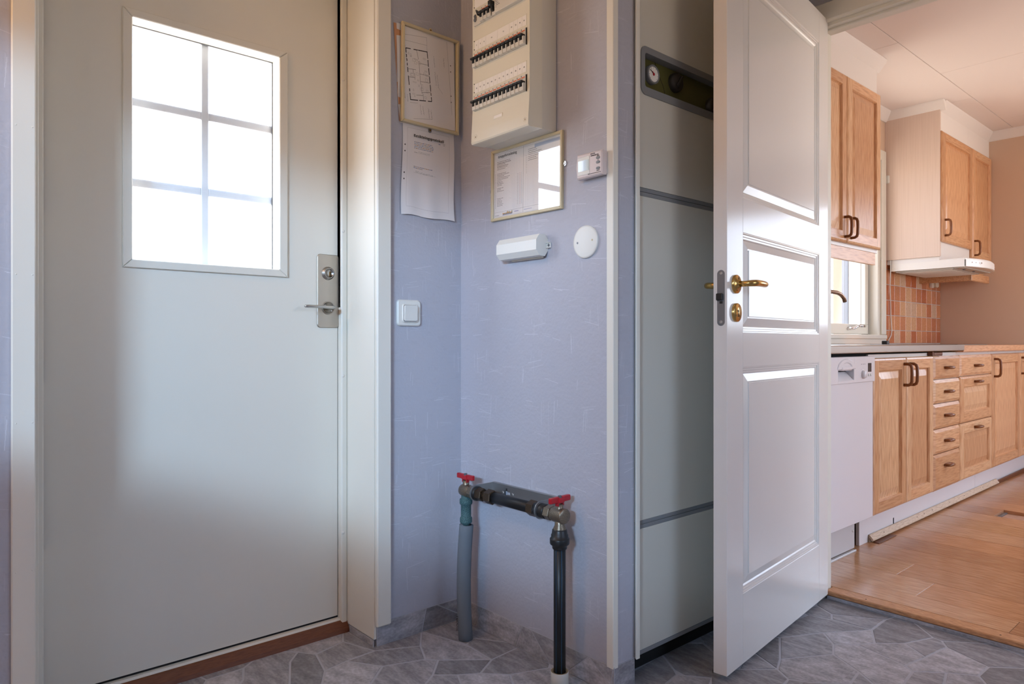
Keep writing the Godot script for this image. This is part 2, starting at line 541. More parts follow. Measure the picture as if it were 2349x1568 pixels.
# ---------------------------------------------------------------- the hall itself
func stones() -> Array:
	return [
		[-2085,-612,-2082,-823,-2014,-732,-2011,-629],
		[-2087,-566,-2085,-612,-2011,-629,-1918,-568],
		[-2011,-629,-2014,-732,-1947,-707,-1858,-637,-1918,-568],
		[-2014,-732,-2082,-823,-2080,-859,-2043,-863,-2010,-893,-1964,-850,-1765,-761,-1858,-637,-1947,-707],
		[-2080,-859,-2072,-1077,-1987,-1032,-1959,-929,-2010,-893,-2043,-863],
		[-2010,-893,-1959,-929,-1845,-902,-1704,-814,-1765,-761,-1964,-850],
		[-1959,-929,-1987,-1032,-1863,-1074,-1858,-976,-1845,-902],
		[-1987,-1032,-2072,-1077,-1887,-1084,-1888,-1260,-1800,-1198,-1863,-1074],
		[-1863,-1074,-1800,-1198,-1715,-1159,-1760,-1040,-1858,-976],
		[-1845,-902,-1858,-976,-1760,-1040,-1632,-896,-1704,-814],
		[-1760,-1040,-1715,-1159,-1686,-1184,-1621,-1120,-1542,-999,-1632,-896],
		[-1888,-1260,-1716,-1311,-1584,-1305,-1686,-1184,-1715,-1159,-1800,-1198],
		[-1686,-1184,-1584,-1305,-1540,-1227,-1575,-1173,-1621,-1120],
		[-1888,-1260,-1939,-1458,-1634,-1422,-1736,-1356,-1716,-1311],
		[-1736,-1356,-1634,-1422,-1594,-1417,-1584,-1305,-1716,-1311],
		[-1584,-1305,-1594,-1417,-1451,-1417,-1435,-1397,-1479,-1286,-1540,-1227],
		[-1540,-1227,-1479,-1286,-1357,-1210,-1444,-1111,-1575,-1173],
		[-1621,-1120,-1575,-1173,-1444,-1111,-1542,-999],
		[-1479,-1286,-1435,-1397,-1451,-1417,-1194,-1421,-1194,-1386,-1357,-1210],
		[-1147,-2449,-1189,-2564,-910,-2593,-933,-2497,-1074,-2408],
		[-1074,-2408,-933,-2497,-929,-2375,-1054,-2364],
		[-1161,-2354,-1147,-2449,-1074,-2408,-1054,-2364,-1125,-2339],
		[-1125,-2339,-1054,-2364,-929,-2375,-1024,-2235,-1097,-2093,-1154,-2075],
		[-1024,-2235,-929,-2375,-882,-2278,-915,-2226,-963,-2171],
		[-1097,-2093,-1024,-2235,-963,-2171,-933,-2102,-1023,-1952],
		[-1023,-1952,-933,-2102,-835,-2045,-822,-1959,-895,-1883,-947,-1853,-996,-1885],
		[-1154,-2075,-1097,-2093,-1023,-1952,-996,-1885,-1115,-1941],
		[-1115,-1941,-996,-1885,-1069,-1801],
		[-1069,-1801,-996,-1885,-947,-1853,-916,-1704,-1024,-1588,-1127,-1747],
		[-947,-1853,-895,-1883,-822,-1959,-800,-1837,-916,-1704],
		[-963,-2171,-915,-2226,-763,-2187,-734,-2164,-714,-1952,-835,-2045,-933,-2102],
		[-835,-2045,-714,-1952,-800,-1837,-822,-1959],
		[-915,-2226,-882,-2278,-820,-2346,-742,-2289,-763,-2187],
		[-929,-2375,-933,-2497,-910,-2593,-777,-2461,-820,-2346,-882,-2278],
		[-820,-2346,-777,-2461,-750,-2454,-724,-2414,-742,-2289],
		[-910,-2593,-677,-2620,-636,-2547,-750,-2454,-777,-2461],
		[-750,-2454,-636,-2547,-471,-2485,-601,-2359,-724,-2414],
		[-742,-2289,-724,-2414,-601,-2359,-603,-2276,-669,-2227,-734,-2164,-763,-2187],
		[-734,-2164,-669,-2227,-627,-2045,-714,-1952],
		[-669,-2227,-603,-2276,-524,-2163,-627,-2045],
		[-603,-2276,-601,-2359,-471,-2485,-421,-2271,-524,-2163],
		[-636,-2547,-677,-2620,-488,-2635,-471,-2485],
		[-1261,-1538,-1272,-1713,-1188,-1658,-1166,-1640,-1135,-1465,-1169,-1426],
		[-1272,-1713,-1268,-1832,-1233,-1872,-1126,-1814,-1090,-1696,-1148,-1653,-1188,-1658],
		[-1272,-1713,-1278,-1913,-1233,-1872,-1268,-1832],
		[-1278,-1913,-1245,-2032,-1115,-1941,-1126,-1814,-1233,-1872],
		[-1166,-1640,-1148,-1653,-1090,-1696,-1039,-1591,-1135,-1465]
	]

func hall_shell():
	var g := G.new()
	g.box(Vector3(-2.2, 0, -2.6), Vector3(WX, 2.45, -1.093))
	g.box(Vector3(-2.2, 0, -0.216), Vector3(WX, 2.45, 1.25))
	g.box(Vector3(-2.2, 2.115, -1.093), Vector3(WX, 2.45, -0.216))
	structure("wall_left", g, m.wallpaper, "lilac wallpapered outside wall around the white front door", "wall")
	g = G.new()
	g.box(Vector3(WX, 0, -1.506), Vector3(-1.212, 2.45, WZ))
	structure("wall_far", g, m.wallpaper, "lilac wallpapered wall with chalky strokes behind the pipes and the fuse box", "wall")
	g = G.new()
	g.box(Vector3(WX, 0, -2.585), Vector3(-1.175, 2.5, -2.52))
	g.box(Vector3(-0.27, 0, -2.585), Vector3(1.75, 2.5, -2.52))
	g.box(Vector3(-1.175, 2.12, -2.585), Vector3(-0.27, 2.5, -2.52))
	structure("wall_kitchen", g, m.wallpaper, "lilac partition wall over and beside the kitchen doorway", "wall")
	g = G.new()
	g.box(Vector3(1.6, 0, -2.585), Vector3(1.75, 2.45, -2.25))
	g.box(Vector3(1.6, 0, -0.95), Vector3(1.75, 2.45, 1.25))
	g.box(Vector3(1.6, 0, -2.25), Vector3(1.75, 0.8, -0.95))
	g.box(Vector3(1.6, 2.1, -2.25), Vector3(1.75, 2.45, -0.95))
	structure("wall_right", g, m.wallpaper, "lilac wall on the right side of the hall", "wall")
	g = G.new()
	g.box(Vector3(WX, 0, 1.05), Vector3(-0.95, 2.45, 1.16))
	g.box(Vector3(0.25, 0, 1.05), Vector3(1.6, 2.45, 1.16))
	g.box(Vector3(-0.95, 0, 1.05), Vector3(0.25, 1.2, 1.16))
	g.box(Vector3(-0.95, 1.88, 1.05), Vector3(0.25, 2.45, 1.16))
	structure("wall_back", g, m.wallpaper, "unseen lilac wall behind the camera, its opening shapes the daylight on the front door", "wall")
	var w2 := thing("window_2", "unseen hall window behind the camera, placed for the light patch on the front door", "window", Vector3(-0.35, 1.2, 1.13), Basis(), "", "structure")  # out of view, sized so its sill and head bound the beam
	for b in [[-0.6, 0.0, -0.575, 0.68], [0.575, 0.0, 0.6, 0.68], [-0.575, 0.0, 0.575, 0.012], [-0.575, 0.655, 0.575, 0.68]]:
		g = G.new()
		g.box(Vector3(b[0], b[1], -0.02), Vector3(b[2], b[3], 0.02), 0.003)
		part("window_frame", g, m.window_paint, w2)
	g = G.new()
	g.box(Vector3(-0.575, 0.012, 0.0), Vector3(0.575, 0.655, 0.004))
	part("pane", g, m.glass, w2)
	w2 = thing("window_5", "unseen side window of the hall, placed to cool the open door and floor", "window", Vector3(1.68, 0.8, -1.6), FX, "", "structure")  # out of view, lets cool light onto the open door
	for b in [[-0.65, 0.0, -0.6, 1.3], [0.6, 0.0, 0.65, 1.3], [-0.6, 0.0, 0.6, 0.05], [-0.6, 1.25, 0.6, 1.3]]:
		g = G.new()
		g.box(Vector3(b[0], b[1], -0.03), Vector3(b[2], b[3], 0.03), 0.003)
		part("window_frame", g, m.window_paint, w2)
	g = G.new()
	g.box(Vector3(-0.6, 0.05, 0.0), Vector3(0.6, 1.25, 0.004))
	part("pane", g, m.glass, w2)
	g = G.new()
	g.box(Vector3(-2.2, 2.45, -2.52), Vector3(1.75, 2.55, 1.25))
	structure("ceiling", g, m.entry_ceiling, "plain white ceiling of the hall", "ceiling")
	# vinyl floor: printed flagstones, each its own slightly raised piece over the pale joints
	g = G.new()
	g.box(Vector3(-2.1, -0.06, -2.545), Vector3(1.7, -0.0012, 1.15))
	var fl := structure("floor", g, m.joint_print, "grey vinyl floor with an irregular flagstone pattern", "floor")
	var i := 0
	for s in stones():
		var poly := PackedVector2Array()
		for k in range(0, s.size(), 2):
			poly.append(Vector2(s[k] * 0.001, -s[k + 1] * 0.001))
		var inner := Geometry2D.offset_polygon(poly, -0.0032, Geometry2D.JOIN_ROUND)
		for p in inner:
			g = G.new()
			g.x = Transform3D(Basis(Vector3.RIGHT, -PI / 2), Vector3())
			g.prism(p, -0.004, 0.0, 0.0012)
			part("stone", g, m["stone_print_%d" % [0, 3, 1, 2, 3, 0, 2, 4, 1][(i * 5 + i / 7) % 9]], fl)
		i += 1
	# coved vinyl skirting, cut from the same flagstone print
	_cove("baseboard_far", "grey flagstone vinyl skirting under the pipes", Transform3D(Basis(), Vector3(0, 0, WZ)), [
		[-1.885, 0, -1.802, 0, -1.763, 0.0735, -1.885, 0.0735], [-1.802, 0, -1.600, 0, -1.593, 0.02, -1.572, 0.0735, -1.763, 0.0735],
		[-1.600, 0, -1.451, 0, -1.533, 0.0735, -1.572, 0.0735, -1.593, 0.02], [-1.451, 0, -1.383, 0, -1.297, 0.0735, -1.533, 0.0735],
		[-1.383, 0, -1.216, 0, -1.216, 0.032, -1.241, 0.036, -1.297, 0.0735], [-1.216, 0.032, -1.212, 0.0735, -1.297, 0.0735, -1.241, 0.036], [-1.216, 0, -1.207, 0, -1.207, 0.0735, -1.212, 0.0735, -1.216, 0.032]], [1, 3, 1, 2, 3, 1, 2])
	_cove("baseboard_left", "grey flagstone vinyl skirting beside the front door", Transform3D(FX, Vector3(WX, 0, -1.0)), [
		[0.0925, 0, 0.258, 0, 0.276, 0.0735, 0.0925, 0.0735], [0.258, 0, 0.418, 0, 0.418, 0.015, 0.318, 0.0735, 0.276, 0.0735], [0.418, 0.015, 0.418, 0.0735, 0.318, 0.0735]], [1, 4, 0])
	_cove("baseboard_end", "grey vinyl skirting round the end of the thin wall", Transform3D(FX, Vector3(-1.212, 0, WZ)), [[0, 0, 0.088, 0, 0.088, 0.0735, 0, 0.0735]], [2])
	_cove("baseboard_jamb", "low grey vinyl edge along the foot of the front door jamb", Transform3D(Basis(), Vector3(0, 0, -1.084)), [[-2.04, 0, -1.885, 0, -1.885, 0.021, -2.04, 0.021]], [1])
	_cove("baseboard_kitchen", "narrow grey vinyl upstand under the kitchen floor edge", Transform3D(Basis(), Vector3(0, 0, -2.541)), [[-1.15, 0, -0.80, 0, -0.80, 0.012, -1.15, 0.012], [-0.80, 0, -0.27, 0, -0.27, 0.012, -0.80, 0.012]], [3, 1])
	# front door lining and casings
	var t := thing("trim_1", "white painted lining and casings of the front door", "trim", Vector3(), Basis(), "", "structure")
	g = G.new()
	g.box(Vector3(-2.2, 0.022, -1.093), Vector3(-1.886, 2.115, -1.084), 0.001)
	part("lining", g, m.trim_paint, t)
	g = G.new()
	g.box(Vector3(-2.2, 0.0, -0.225), Vector3(-1.886, 2.115, -0.2165), 0.001)
	part("lining", g, m.trim_paint, t)
	g = G.new()
	g.box(Vector3(-2.2, 2.106, -1.084), Vector3(-1.886, 2.115, -0.225), 0.001)
	part("lining", g, m.trim_paint, t)
	for s in [[-1.0838, -1.0632], [-0.256, -0.2252]]:       # door frame beside the leaf
		g = G.new()
		g.box(Vector3(-2.16, 0.0, s[0]), Vector3(-2.056, 2.105, s[1]), 0.003)
		g.box(Vector3(-2.16, 0.0, (s[0] + s[1]) / 2 + 0.001), Vector3(-2.064, 2.105, s[1] if s[0] < -1 else s[0]), 0.002)
		part("door_frame", g, m.trim_paint, t)
	for y in [1.792, 1.3, 0.83, 0.32]:
		g = G.new(true)
		g.x = Transform3D(Basis(Vector3(0, 0, 1), -PI / 2), Vector3(-2.0563, y, -1.069))
		g.lathe([Vector2(0.0055, 0), Vector2(0.0052, 0.0008), Vector2(0, 0.001)], 14)
		part("cover_plug", g, m.plastic_white, t)
	g = G.new()
	g.box(Vector3(WX, 0.0625, -1.1365), Vector3(-1.868, 2.19, -1.0855), 0.004)
	part("casing", g, m.trim_paint, t)
	g = G.new()
	g.box(Vector3(WX, 0.0, -0.2185), Vector3(-1.8725, 2.19, -0.1735), 0.0025)
	part("casing", g, m.trim_paint, t)
	g = G.new()
	g.box(Vector3(WX, 2.12, -1.0855), Vector3(-1.868, 2.19, -0.2185), 0.003)
	part("casing", g, m.trim_paint, t)
	for y in [0.0, 0.33, 0.66, 0.99, 1.32, 1.65, 1.98]:
		for q in [[-1.868, -1.0935], [-1.868, -1.1315], [-1.8725, -0.182], [-1.8725, -0.212]]:
			g = G.new(true)
			g.x = Transform3D(Basis(Vector3(0, 0, 1), -PI / 2), Vector3(q[0], 0.10 + y, q[1]))
			g.lathe([Vector2(0.0017, 0), Vector2(0.0013, 0.0007), Vector2(0, 0.001)], 8)
			part("nail_head", g, m.trim_paint, t)
	# corner beads on the thin wall
	var b := G.new()
	var bead := PackedVector2Array([Vector2(-0.0195, 0), Vector2(-0.0195, 0.003), Vector2(0.002, 0.0035), Vector2(0.0035, 0.002), Vector2(0.004, -0.0155), Vector2(0, -0.0155), Vector2(0, 0)])
	b.x = Transform3D(Basis(Vector3.RIGHT, Vector3(0, 0, -1), Vector3.UP).orthonormalized(), Vector3(-1.212, 0.0, WZ))
	b.x = Transform3D(Basis(Vector3(1, 0, 0), Vector3(0, 0, 1), Vector3(0, 1, 0)), Vector3(-1.212, 0, WZ))
	b.prism(bead, 0.069, 2.45)
	structure("trim_2", b, m.trim_paint, "white corner bead on the outer edge of the lilac wall", "trim")
	b = G.new()
	b.x = Transform3D(Basis(Vector3(1, 0, 0), Vector3(0, 0, 1), Vector3(0, 1, 0)), Vector3(-1.212, 0, -1.508))
	b.prism(PackedVector2Array([Vector2(0, 0.0), Vector2(0.011, 0.008), Vector2(0.013, 0.006), Vector2(0.013, -0.0065), Vector2(0.0, -0.008)]), 0.073, 2.45)
	structure("trim_3", b, m.trim_paint, "narrow white strip between the lilac wall end and the boiler", "trim")
	# frame of the kitchen doorway
	t = thing("trim_4", "white painted frame and head casing of the kitchen doorway", "trim", Vector3(), Basis(), "", "structure")
	g = G.new()
	g.box(Vector3(-1.24, 2.104, -2.52), Vector3(-0.2, 2.169, -2.506), 0.003)
	part("casing", g, m.trim_paint, t)
	g = G.new()
	g.box(Vector3(-1.2, 2.102, -2.53), Vector3(-0.24, 2.128, -2.508), 0.003)
	g.box(Vector3(-1.2, 2.088, -2.55), Vector3(-0.24, 2.128, -2.53), 0.003)
	g.box(Vector3(-1.2, 2.079, -2.592), Vector3(-0.24, 2.128, -2.55), 0.003)
	part("head_jamb", g, m.trim_paint, t)
	g = G.new()
	g.box(Vector3(-1.185, 0.0, -2.592), Vector3(-1.158, 2.11, -2.535), 0.002)
	part("side_jamb", g, m.trim_paint, t)
	g = G.new()
	g.box(Vector3(-0.285, 0.0, -2.592), Vector3(-0.255, 2.11, -2.51), 0.002)
	part("side_jamb", g, m.trim_paint, t)
	g = G.new()
	g.box(Vector3(-1.24, 0.0, -2.52), Vector3(-1.175, 2.104, -2.508), 0.003)
	part("casing", g, m.trim_paint, t)
	g = G.new()
	g.box(Vector3(-0.265, 0.0, -2.52), Vector3(-0.2, 2.104, -2.508), 0.003)
	part("casing", g, m.trim_paint, t)

func _cove(called: String, label: String, at: Transform3D, pieces: Array, tones: Array):
	var t := thing(called, label, "skirting", at.origin, at.basis, "", "structure")
	var lo := 9.0
	var hi := -9.0
	for s in pieces:
		for k in range(0, s.size(), 2):
			lo = minf(lo, s[k]); hi = maxf(hi, s[k])
	var top := 0.0
	for k in range(1, pieces[0].size(), 2):
		top = maxf(top, pieces[0][k])
	var g := G.new()
	g.box(Vector3(lo, 0, 0), Vector3(hi, top, 0.0016))
	part("backing", g, m.joint_print, t)
	for n in pieces.size():
		var p := PackedVector2Array()
		for k in range(0, pieces[n].size(), 2):
			p.append(Vector2(pieces[n][k], pieces[n][k + 1]))
		for q in Geometry2D.offset_polygon(p, -0.0016):
			g = G.new()
			g.prism(q, 0.0005, 0.0026, 0.0004)
			part("stone", g, m["stone_print_%d" % tones[n]], t)

func front_door():
	var t := thing("door_1", "closed white front door with a six-pane window", "door", Vector3(-2.08, 0, -0.2586), FX, "", "structure")
	var g := G.new()
	var w := 0.8022
	var a := 0.199
	var b := 0.6045
	var y0 := 1.163
	var y1 := 1.8145
	g.box(Vector3(0, 0.047, -0.062), Vector3(a, 2.1, 0))
	g.box(Vector3(b, 0.047, -0.062), Vector3(w, 2.1, 0))
	g.box(Vector3(a, 0.047, -0.062), Vector3(b, y0, 0))
	g.box(Vector3(a, y1, -0.062), Vector3(b, 2.1, 0))
	part("leaf", g, m.front_door_paint, t)
	var ox0 := 0.1755
	var ox1 := 0.631
	var oy0 := 1.1405
	var oy1 := 1.8368
	var e := 0.0003
	for q in [[Vector2(ox0 + e, oy0), Vector2(ox1 - e, oy0), Vector2(b - e, y0), Vector2(a + e, y0)], [Vector2(ox1, oy0 + e), Vector2(ox1, oy1 - e), Vector2(b, y1 - e), Vector2(b, y0 + e)], [Vector2(ox1 - e, oy1), Vector2(ox0 + e, oy1), Vector2(a + e, y1), Vector2(b - e, y1)], [Vector2(ox0, oy1 - e), Vector2(ox0, oy0 + e), Vector2(a, y0 + e), Vector2(a, y1 - e)]]:
		g = G.new()
		g.prism(PackedVector2Array(q), 0, 0.008, 0.0022)
		part("window_frame", g, m.front_door_paint, t)
	g = G.new()
	g.rings(a, y0, b, y1, [[0.0, -0.045], [0.003, -0.045], [0.003, -0.05]], false)
	part("gasket", g, m.zinc, t)
	var xm := 0.404
	var ys := [y0, 1.382, 1.605, y1]
	for k in 3:
		for c in [[a, xm], [xm, b]]:
			g = G.new()
			g.box(Vector3(c[0] + 0.0005, ys[k] + 0.0005, -0.0515), Vector3(c[1] - 0.0005, ys[k + 1] - 0.0005, -0.0475))
			part("pane", g, m.glass, t)
	g = G.new()
	g.box(Vector3(xm - 0.011, y0, -0.061), Vector3(xm + 0.011, y1, -0.053), 0.002)
	part("muntin", g, m.muntin_plastic, t)
	for y in [1.382, 1.605]:
		for c in [[a, xm - 0.011], [xm + 0.011, b]]:
			g = G.new()
			g.box(Vector3(c[0], y - 0.0125, -0.061), Vector3(c[1], y + 0.0125, -0.053), 0.002)
			part("muntin", g, m.muntin_plastic, t)
	g = G.new()
	g.box(Vector3(w, 0.04, -0.06), Vector3(w + 0.0025, 2.104, -0.004))
	g.box(Vector3(0, 0.0395, -0.06), Vector3(w, 0.0468, -0.004))
	part("dark_leaf_gap", g, m.near_black, t)  # near-black strips stand in for the dark gap beside and under the leaf
	# lock plate, cylinder, lever
	g = G.new()
	g.prism(rr(0.730, 0.986, 0.806, 1.2225, 0.011, 6), 0.0002, 0.0045, 0.0016)
	var pl := part("lock_plate", g, m.steel_brushed, t, "brushed steel lock plate")
	g = G.new(true)
	g.x = Transform3D(Basis(Vector3.RIGHT, PI / 2), Vector3(0.7665, 1.1615, 0.0045))
	g.lathe([Vector2(0.0215, 0), Vector2(0.0212, 0.0025), Vector2(0.0195, 0.0035), Vector2(0.0165, 0.009), Vector2(0.016, 0.0095), Vector2(0.0145, 0.0095), Vector2(0.0145, 0.0085), Vector2(0, 0.0085)], 32)
	part("lock_cylinder", g, m.steel, pl)
	g = G.new()
	g.x = Transform3D(Basis(), Vector3(0.7705, 1.1605, 0.0128))
	g.prism(rr(-0.004, -0.008, 0.004, 0.006, 0.003), 0, 0.0008)
	part("keyway", g, m.brass_dark, pl)
	g = G.new()
	g.x = Transform3D(Basis(), Vector3(0.7715, 1.160, 0.0134))
	g.prism(rr(-0.0016, -0.007, 0.0016, 0.0045, 0.0012), 0, 0.0009)
	part("key_slot", g, m.black_plastic, pl)
	g = G.new(true)
	g.x = Transform3D(Basis(Vector3.RIGHT, PI / 2), Vector3(0.767, 1.05, 0.0045))
	g.lathe([Vector2(0.0215, 0), Vector2(0.0212, 0.0022), Vector2(0.0195, 0.0032), Vector2(0.0185, 0.0012), Vector2(0, 0.0012)], 32)
	part("rosette", g, m.steel_brushed, pl)
	for d in [Vector2(-0.011, 0.008), Vector2(0.011, -0.009)]:
		g = G.new(true)
		g.x = Transform3D(Basis(Vector3.RIGHT, PI / 2), Vector3(0.767 + d.x, 1.05 + d.y, 0.0057))
		g.lathe([Vector2(0.0026, 0), Vector2(0.0024, 0.0008), Vector2(0.0011, 0.0009), Vector2(0, 0.0002)], 12)
		part("screw", g, m.steel, pl)
	g = G.new(true)
	g.tube([Vector3(0.7675, 1.05, 0.004), Vector3(0.7675, 1.05, 0.03), Vector3(0.765, 1.05, 0.042), Vector3(0.756, 1.05, 0.05), Vector3(0.74, 1.05, 0.053), Vector3(0.70, 1.0505, 0.056), Vector3(0.675, 1.0505, 0.058), Vector3(0.664, 1.0505, 0.058), Vector3(0.6615, 1.0505, 0.058)], [0.008, 0.008, 0.0085, 0.0082, 0.0072, 0.0068, 0.0070, 0.0055, 0.002], 16, 0.72)
	part("handle", g, m.steel, t, "satin steel lever handle")
	# threshold under the leaf
	var s := thing("trim_5", "scuffed brown wooden threshold strip under the front door", "trim", Vector3(), Basis(), "", "structure")
	g = G.new()
	g.x = Transform3D(Basis(Vector3(1, 0, 0), Vector3(0, 1, 0), Vector3(0, 0, 1)), Vector3(0, 0, 0))
	g.prism(PackedVector2Array([Vector2(-2.16, 0.0), Vector2(-2.041, 0.0), Vector2(-2.044, 0.012), Vector2(-2.058, 0.032), Vector2(-2.064, 0.034), Vector2(-2.16, 0.034)]), -1.0835, -0.2255)
	part("sill", g, m.sill_wood, s)
	g = G.new()
	g.prism(PackedVector2Array([Vector2(-2.15, 0.0342), Vector2(-2.0655, 0.0342), Vector2(-2.069, 0.04), Vector2(-2.15, 0.04)]), -1.0632, -0.256)
	part("weather_strip", g, m.trim_paint, s)

func kitchen_door():
	var n := Vector3(0.993, 0, -0.1185).normalized()
	var ux := Vector3(-n.z * -1.0, 0, 0)
	ux = Vector3(0, 1, 0).cross(n).normalized()
	var t := thing("door_2", "open white panelled inner door with brass handles in front of the kitchen", "door", Vector3(-1.043, 0.02, -1.697), Basis(ux, Vector3.UP, n), "", "structure")
	var w := 0.8385
	var h := 2.0935
	var lx := 0.1035
	var rx := 0.7455
	var g: G
	for s in [[0.0, lx], [rx, w]]:
		g = G.new()
		g.box(Vector3(s[0], 0, -0.04), Vector3(s[1], h, 0), 0.0009)
		part("stile", g, m.leaf_paint, t)
	for s in [[0.0, 0.2005], [0.8485, 0.947], [1.233, 1.332], [1.985, h]]:
		g = G.new()
		g.box(Vector3(lx + 0.0003, s[0], -0.04), Vector3(rx - 0.0003, s[1], 0), 0.0007)
		part("rail", g, m.leaf_paint, t)
	for s in [[0.2005, 0.8485], [0.947, 1.233], [1.332, 1.985]]:
		g = G.new()
		g.slab(lx, s[0], rx, s[1], [[0.0, -0.0006], [0.0035, -0.0014], [0.005, -0.0035], [0.010, -0.0040], [0.0115, -0.0062], [0.0165, -0.0068], [0.0205, -0.0096], [0.0425, -0.0046], [0.0465, -0.0046], [0.0475, -0.0022]], -0.034)
		part("panel", g, m.leaf_paint, t)
	# lock case in the free edge
	var eb := Basis(Vector3(0, 0, 1), Vector3(0, 1, 0), Vector3(-1, 0, 0))
	g = G.new()
	g.x = Transform3D(eb, Vector3(0, 0, 0))
	g.prism(rr(-0.0285, 0.9645, -0.0065, 1.119, 0.0108, 8), -0.001, 0.0006)
	var lp := part("lock_plate", g, m.zinc, t, "grey lock face plate in the door edge")
	g = G.new()
	g.box(Vector3(-0.008, 1.035, -0.0295), Vector3(0.0, 1.0545, -0.0105), 0.002)
	part("latch", g, m.black_plastic, lp)
	g = G.new()
	g.box(Vector3(-0.0012, 1.026, -0.0215), Vector3(0.0, 1.033, -0.0125))
	part("bolt_slot", g, m.black_plastic, lp)
	for y in [1.1095, 0.975]:
		g = G.new(true)
		g.x = Transform3D(Basis(Vector3(0, 0, 1), PI / 2), Vector3(-0.0005, y, -0.0175))
		g.lathe([Vector2(0.0046, 0), Vector2(0.0046, 0.0004), Vector2(0.0036, 0.0009), Vector2(0.0018, 0.0007), Vector2(0, 0.0002)], 16)
		part("screw", g, m.steel, lp)
	# handles on both faces, roses and keyhole plates
	for sd in [1.0, -1.0]:
		var z0 := 0.0 if sd > 0 else -0.04
		g = G.new(true)
		g.x = Transform3D(Basis(Vector3.RIGHT, PI / 2 * sd), Vector3(0.054, 1.082, z0))
		g.lathe([Vector2(0.0262, 0), Vector2(0.0262, 0.0055), Vector2(0.0245, 0.0072), Vector2(0.012, 0.0085), Vector2(0.0115, 0.014), Vector2(0, 0.014)], 36)
		var rose := part("handle_rose", g, m.brass, t)
		for d in [0.0165, -0.0165]:
			g = G.new(true)
			g.x = Transform3D(Basis(Vector3.RIGHT, PI / 2 * sd), Vector3(0.054 + d * 0.35, 1.082 + d, z0 + 0.0072 * sd))
			g.lathe([Vector2(0.0032, 0), Vector2(0.003, 0.0012), Vector2(0, 0.0002)], 12)
			part("screw", g, m.brass_dark, rose)
		g = G.new(true)
		var z := func(q: float) -> float: return z0 + q * sd
		g.tube([Vector3(0.054, 1.082, z.call(0.006)), Vector3(0.054, 1.082, z.call(0.032)), Vector3(0.056, 1.0825, z.call(0.041)), Vector3(0.064, 1.083, z.call(0.049)), Vector3(0.078, 1.084, z.call(0.052)), Vector3(0.11, 1.0845, z.call(0.051)), Vector3(0.14, 1.0845, z.call(0.048)), Vector3(0.152, 1.0845, z.call(0.046)), Vector3(0.155, 1.0845, z.call(0.0455))], [0.0088, 0.0088, 0.0094, 0.0098, 0.0098, 0.0096, 0.0096, 0.0085, 0.004], 18, 0.94)
		part("handle", g, m.brass, t, "polished brass lever handle")
		g = G.new(true)
		g.x = Transform3D(Basis(Vector3.RIGHT, PI / 2 * sd), Vector3(0.055, 1.0025, z0))
		g.lathe([Vector2(0.0262, 0), Vector2(0.0262, 0.006), Vector2(0.025, 0.0074), Vector2(0.0, 0.0078)], 36)
		var es := part("keyhole_plate", g, m.brass, t)
		if sd > 0:
			g = G.new()
			var kh := PackedVector2Array()
			for k in 13:
				var a := -PI / 3 + (PI + 2 * PI / 3) * k / 12.0
				kh.append(Vector2(cos(a) * 0.0042, sin(a) * 0.0042 + 0.004))
			kh.append(Vector2(-0.0024, -0.0125))
			kh.append(Vector2(0.0024, -0.0125))
			g.x = Transform3D(Basis(), Vector3(0.055, 1.0025, 0.0074))
			g.prism(kh, 0, 0.0006)
			part("keyhole", g, m.black_gap, es)
			for d in [-0.0125, 0.0125]:
				g = G.new(true)
				g.x = Transform3D(Basis(Vector3.RIGHT, PI / 2), Vector3(0.055 + d, 0.993, 0.0072))
				g.lathe([Vector2(0.0032, 0), Vector2(0.003, 0.0012), Vector2(0, 0.0002)], 12)
				part("screw", g, m.brass_dark, es)
	for y in [0.25, 1.05, 1.85]:
		g = G.new(true)
		g.x = Transform3D(Basis(), Vector3(w + 0.002, y, -0.044))
		g.lathe([Vector2(0, -0.045), Vector2(0.006, -0.045), Vector2(0.006, 0.045), Vector2(0, 0.045)], 12)
		part("hinge", g, m.steel, t)

# ---------------------------------------------------------------- things in the hall
func screw_at(parent: Node, at: Vector3, basis: Basis, r: float, mat_: Material):
	var g := G.new(true)
	g.x = Transform3D(basis * Basis(Vector3.RIGHT, PI / 2), at)
	g.lathe([Vector2(r, 0), Vector2(r * 0.92, r * 0.35), Vector2(r * 0.45, r * 0.4), Vector2(0, r * 0.1)], 14)
	part("screw", g, mat_, parent)

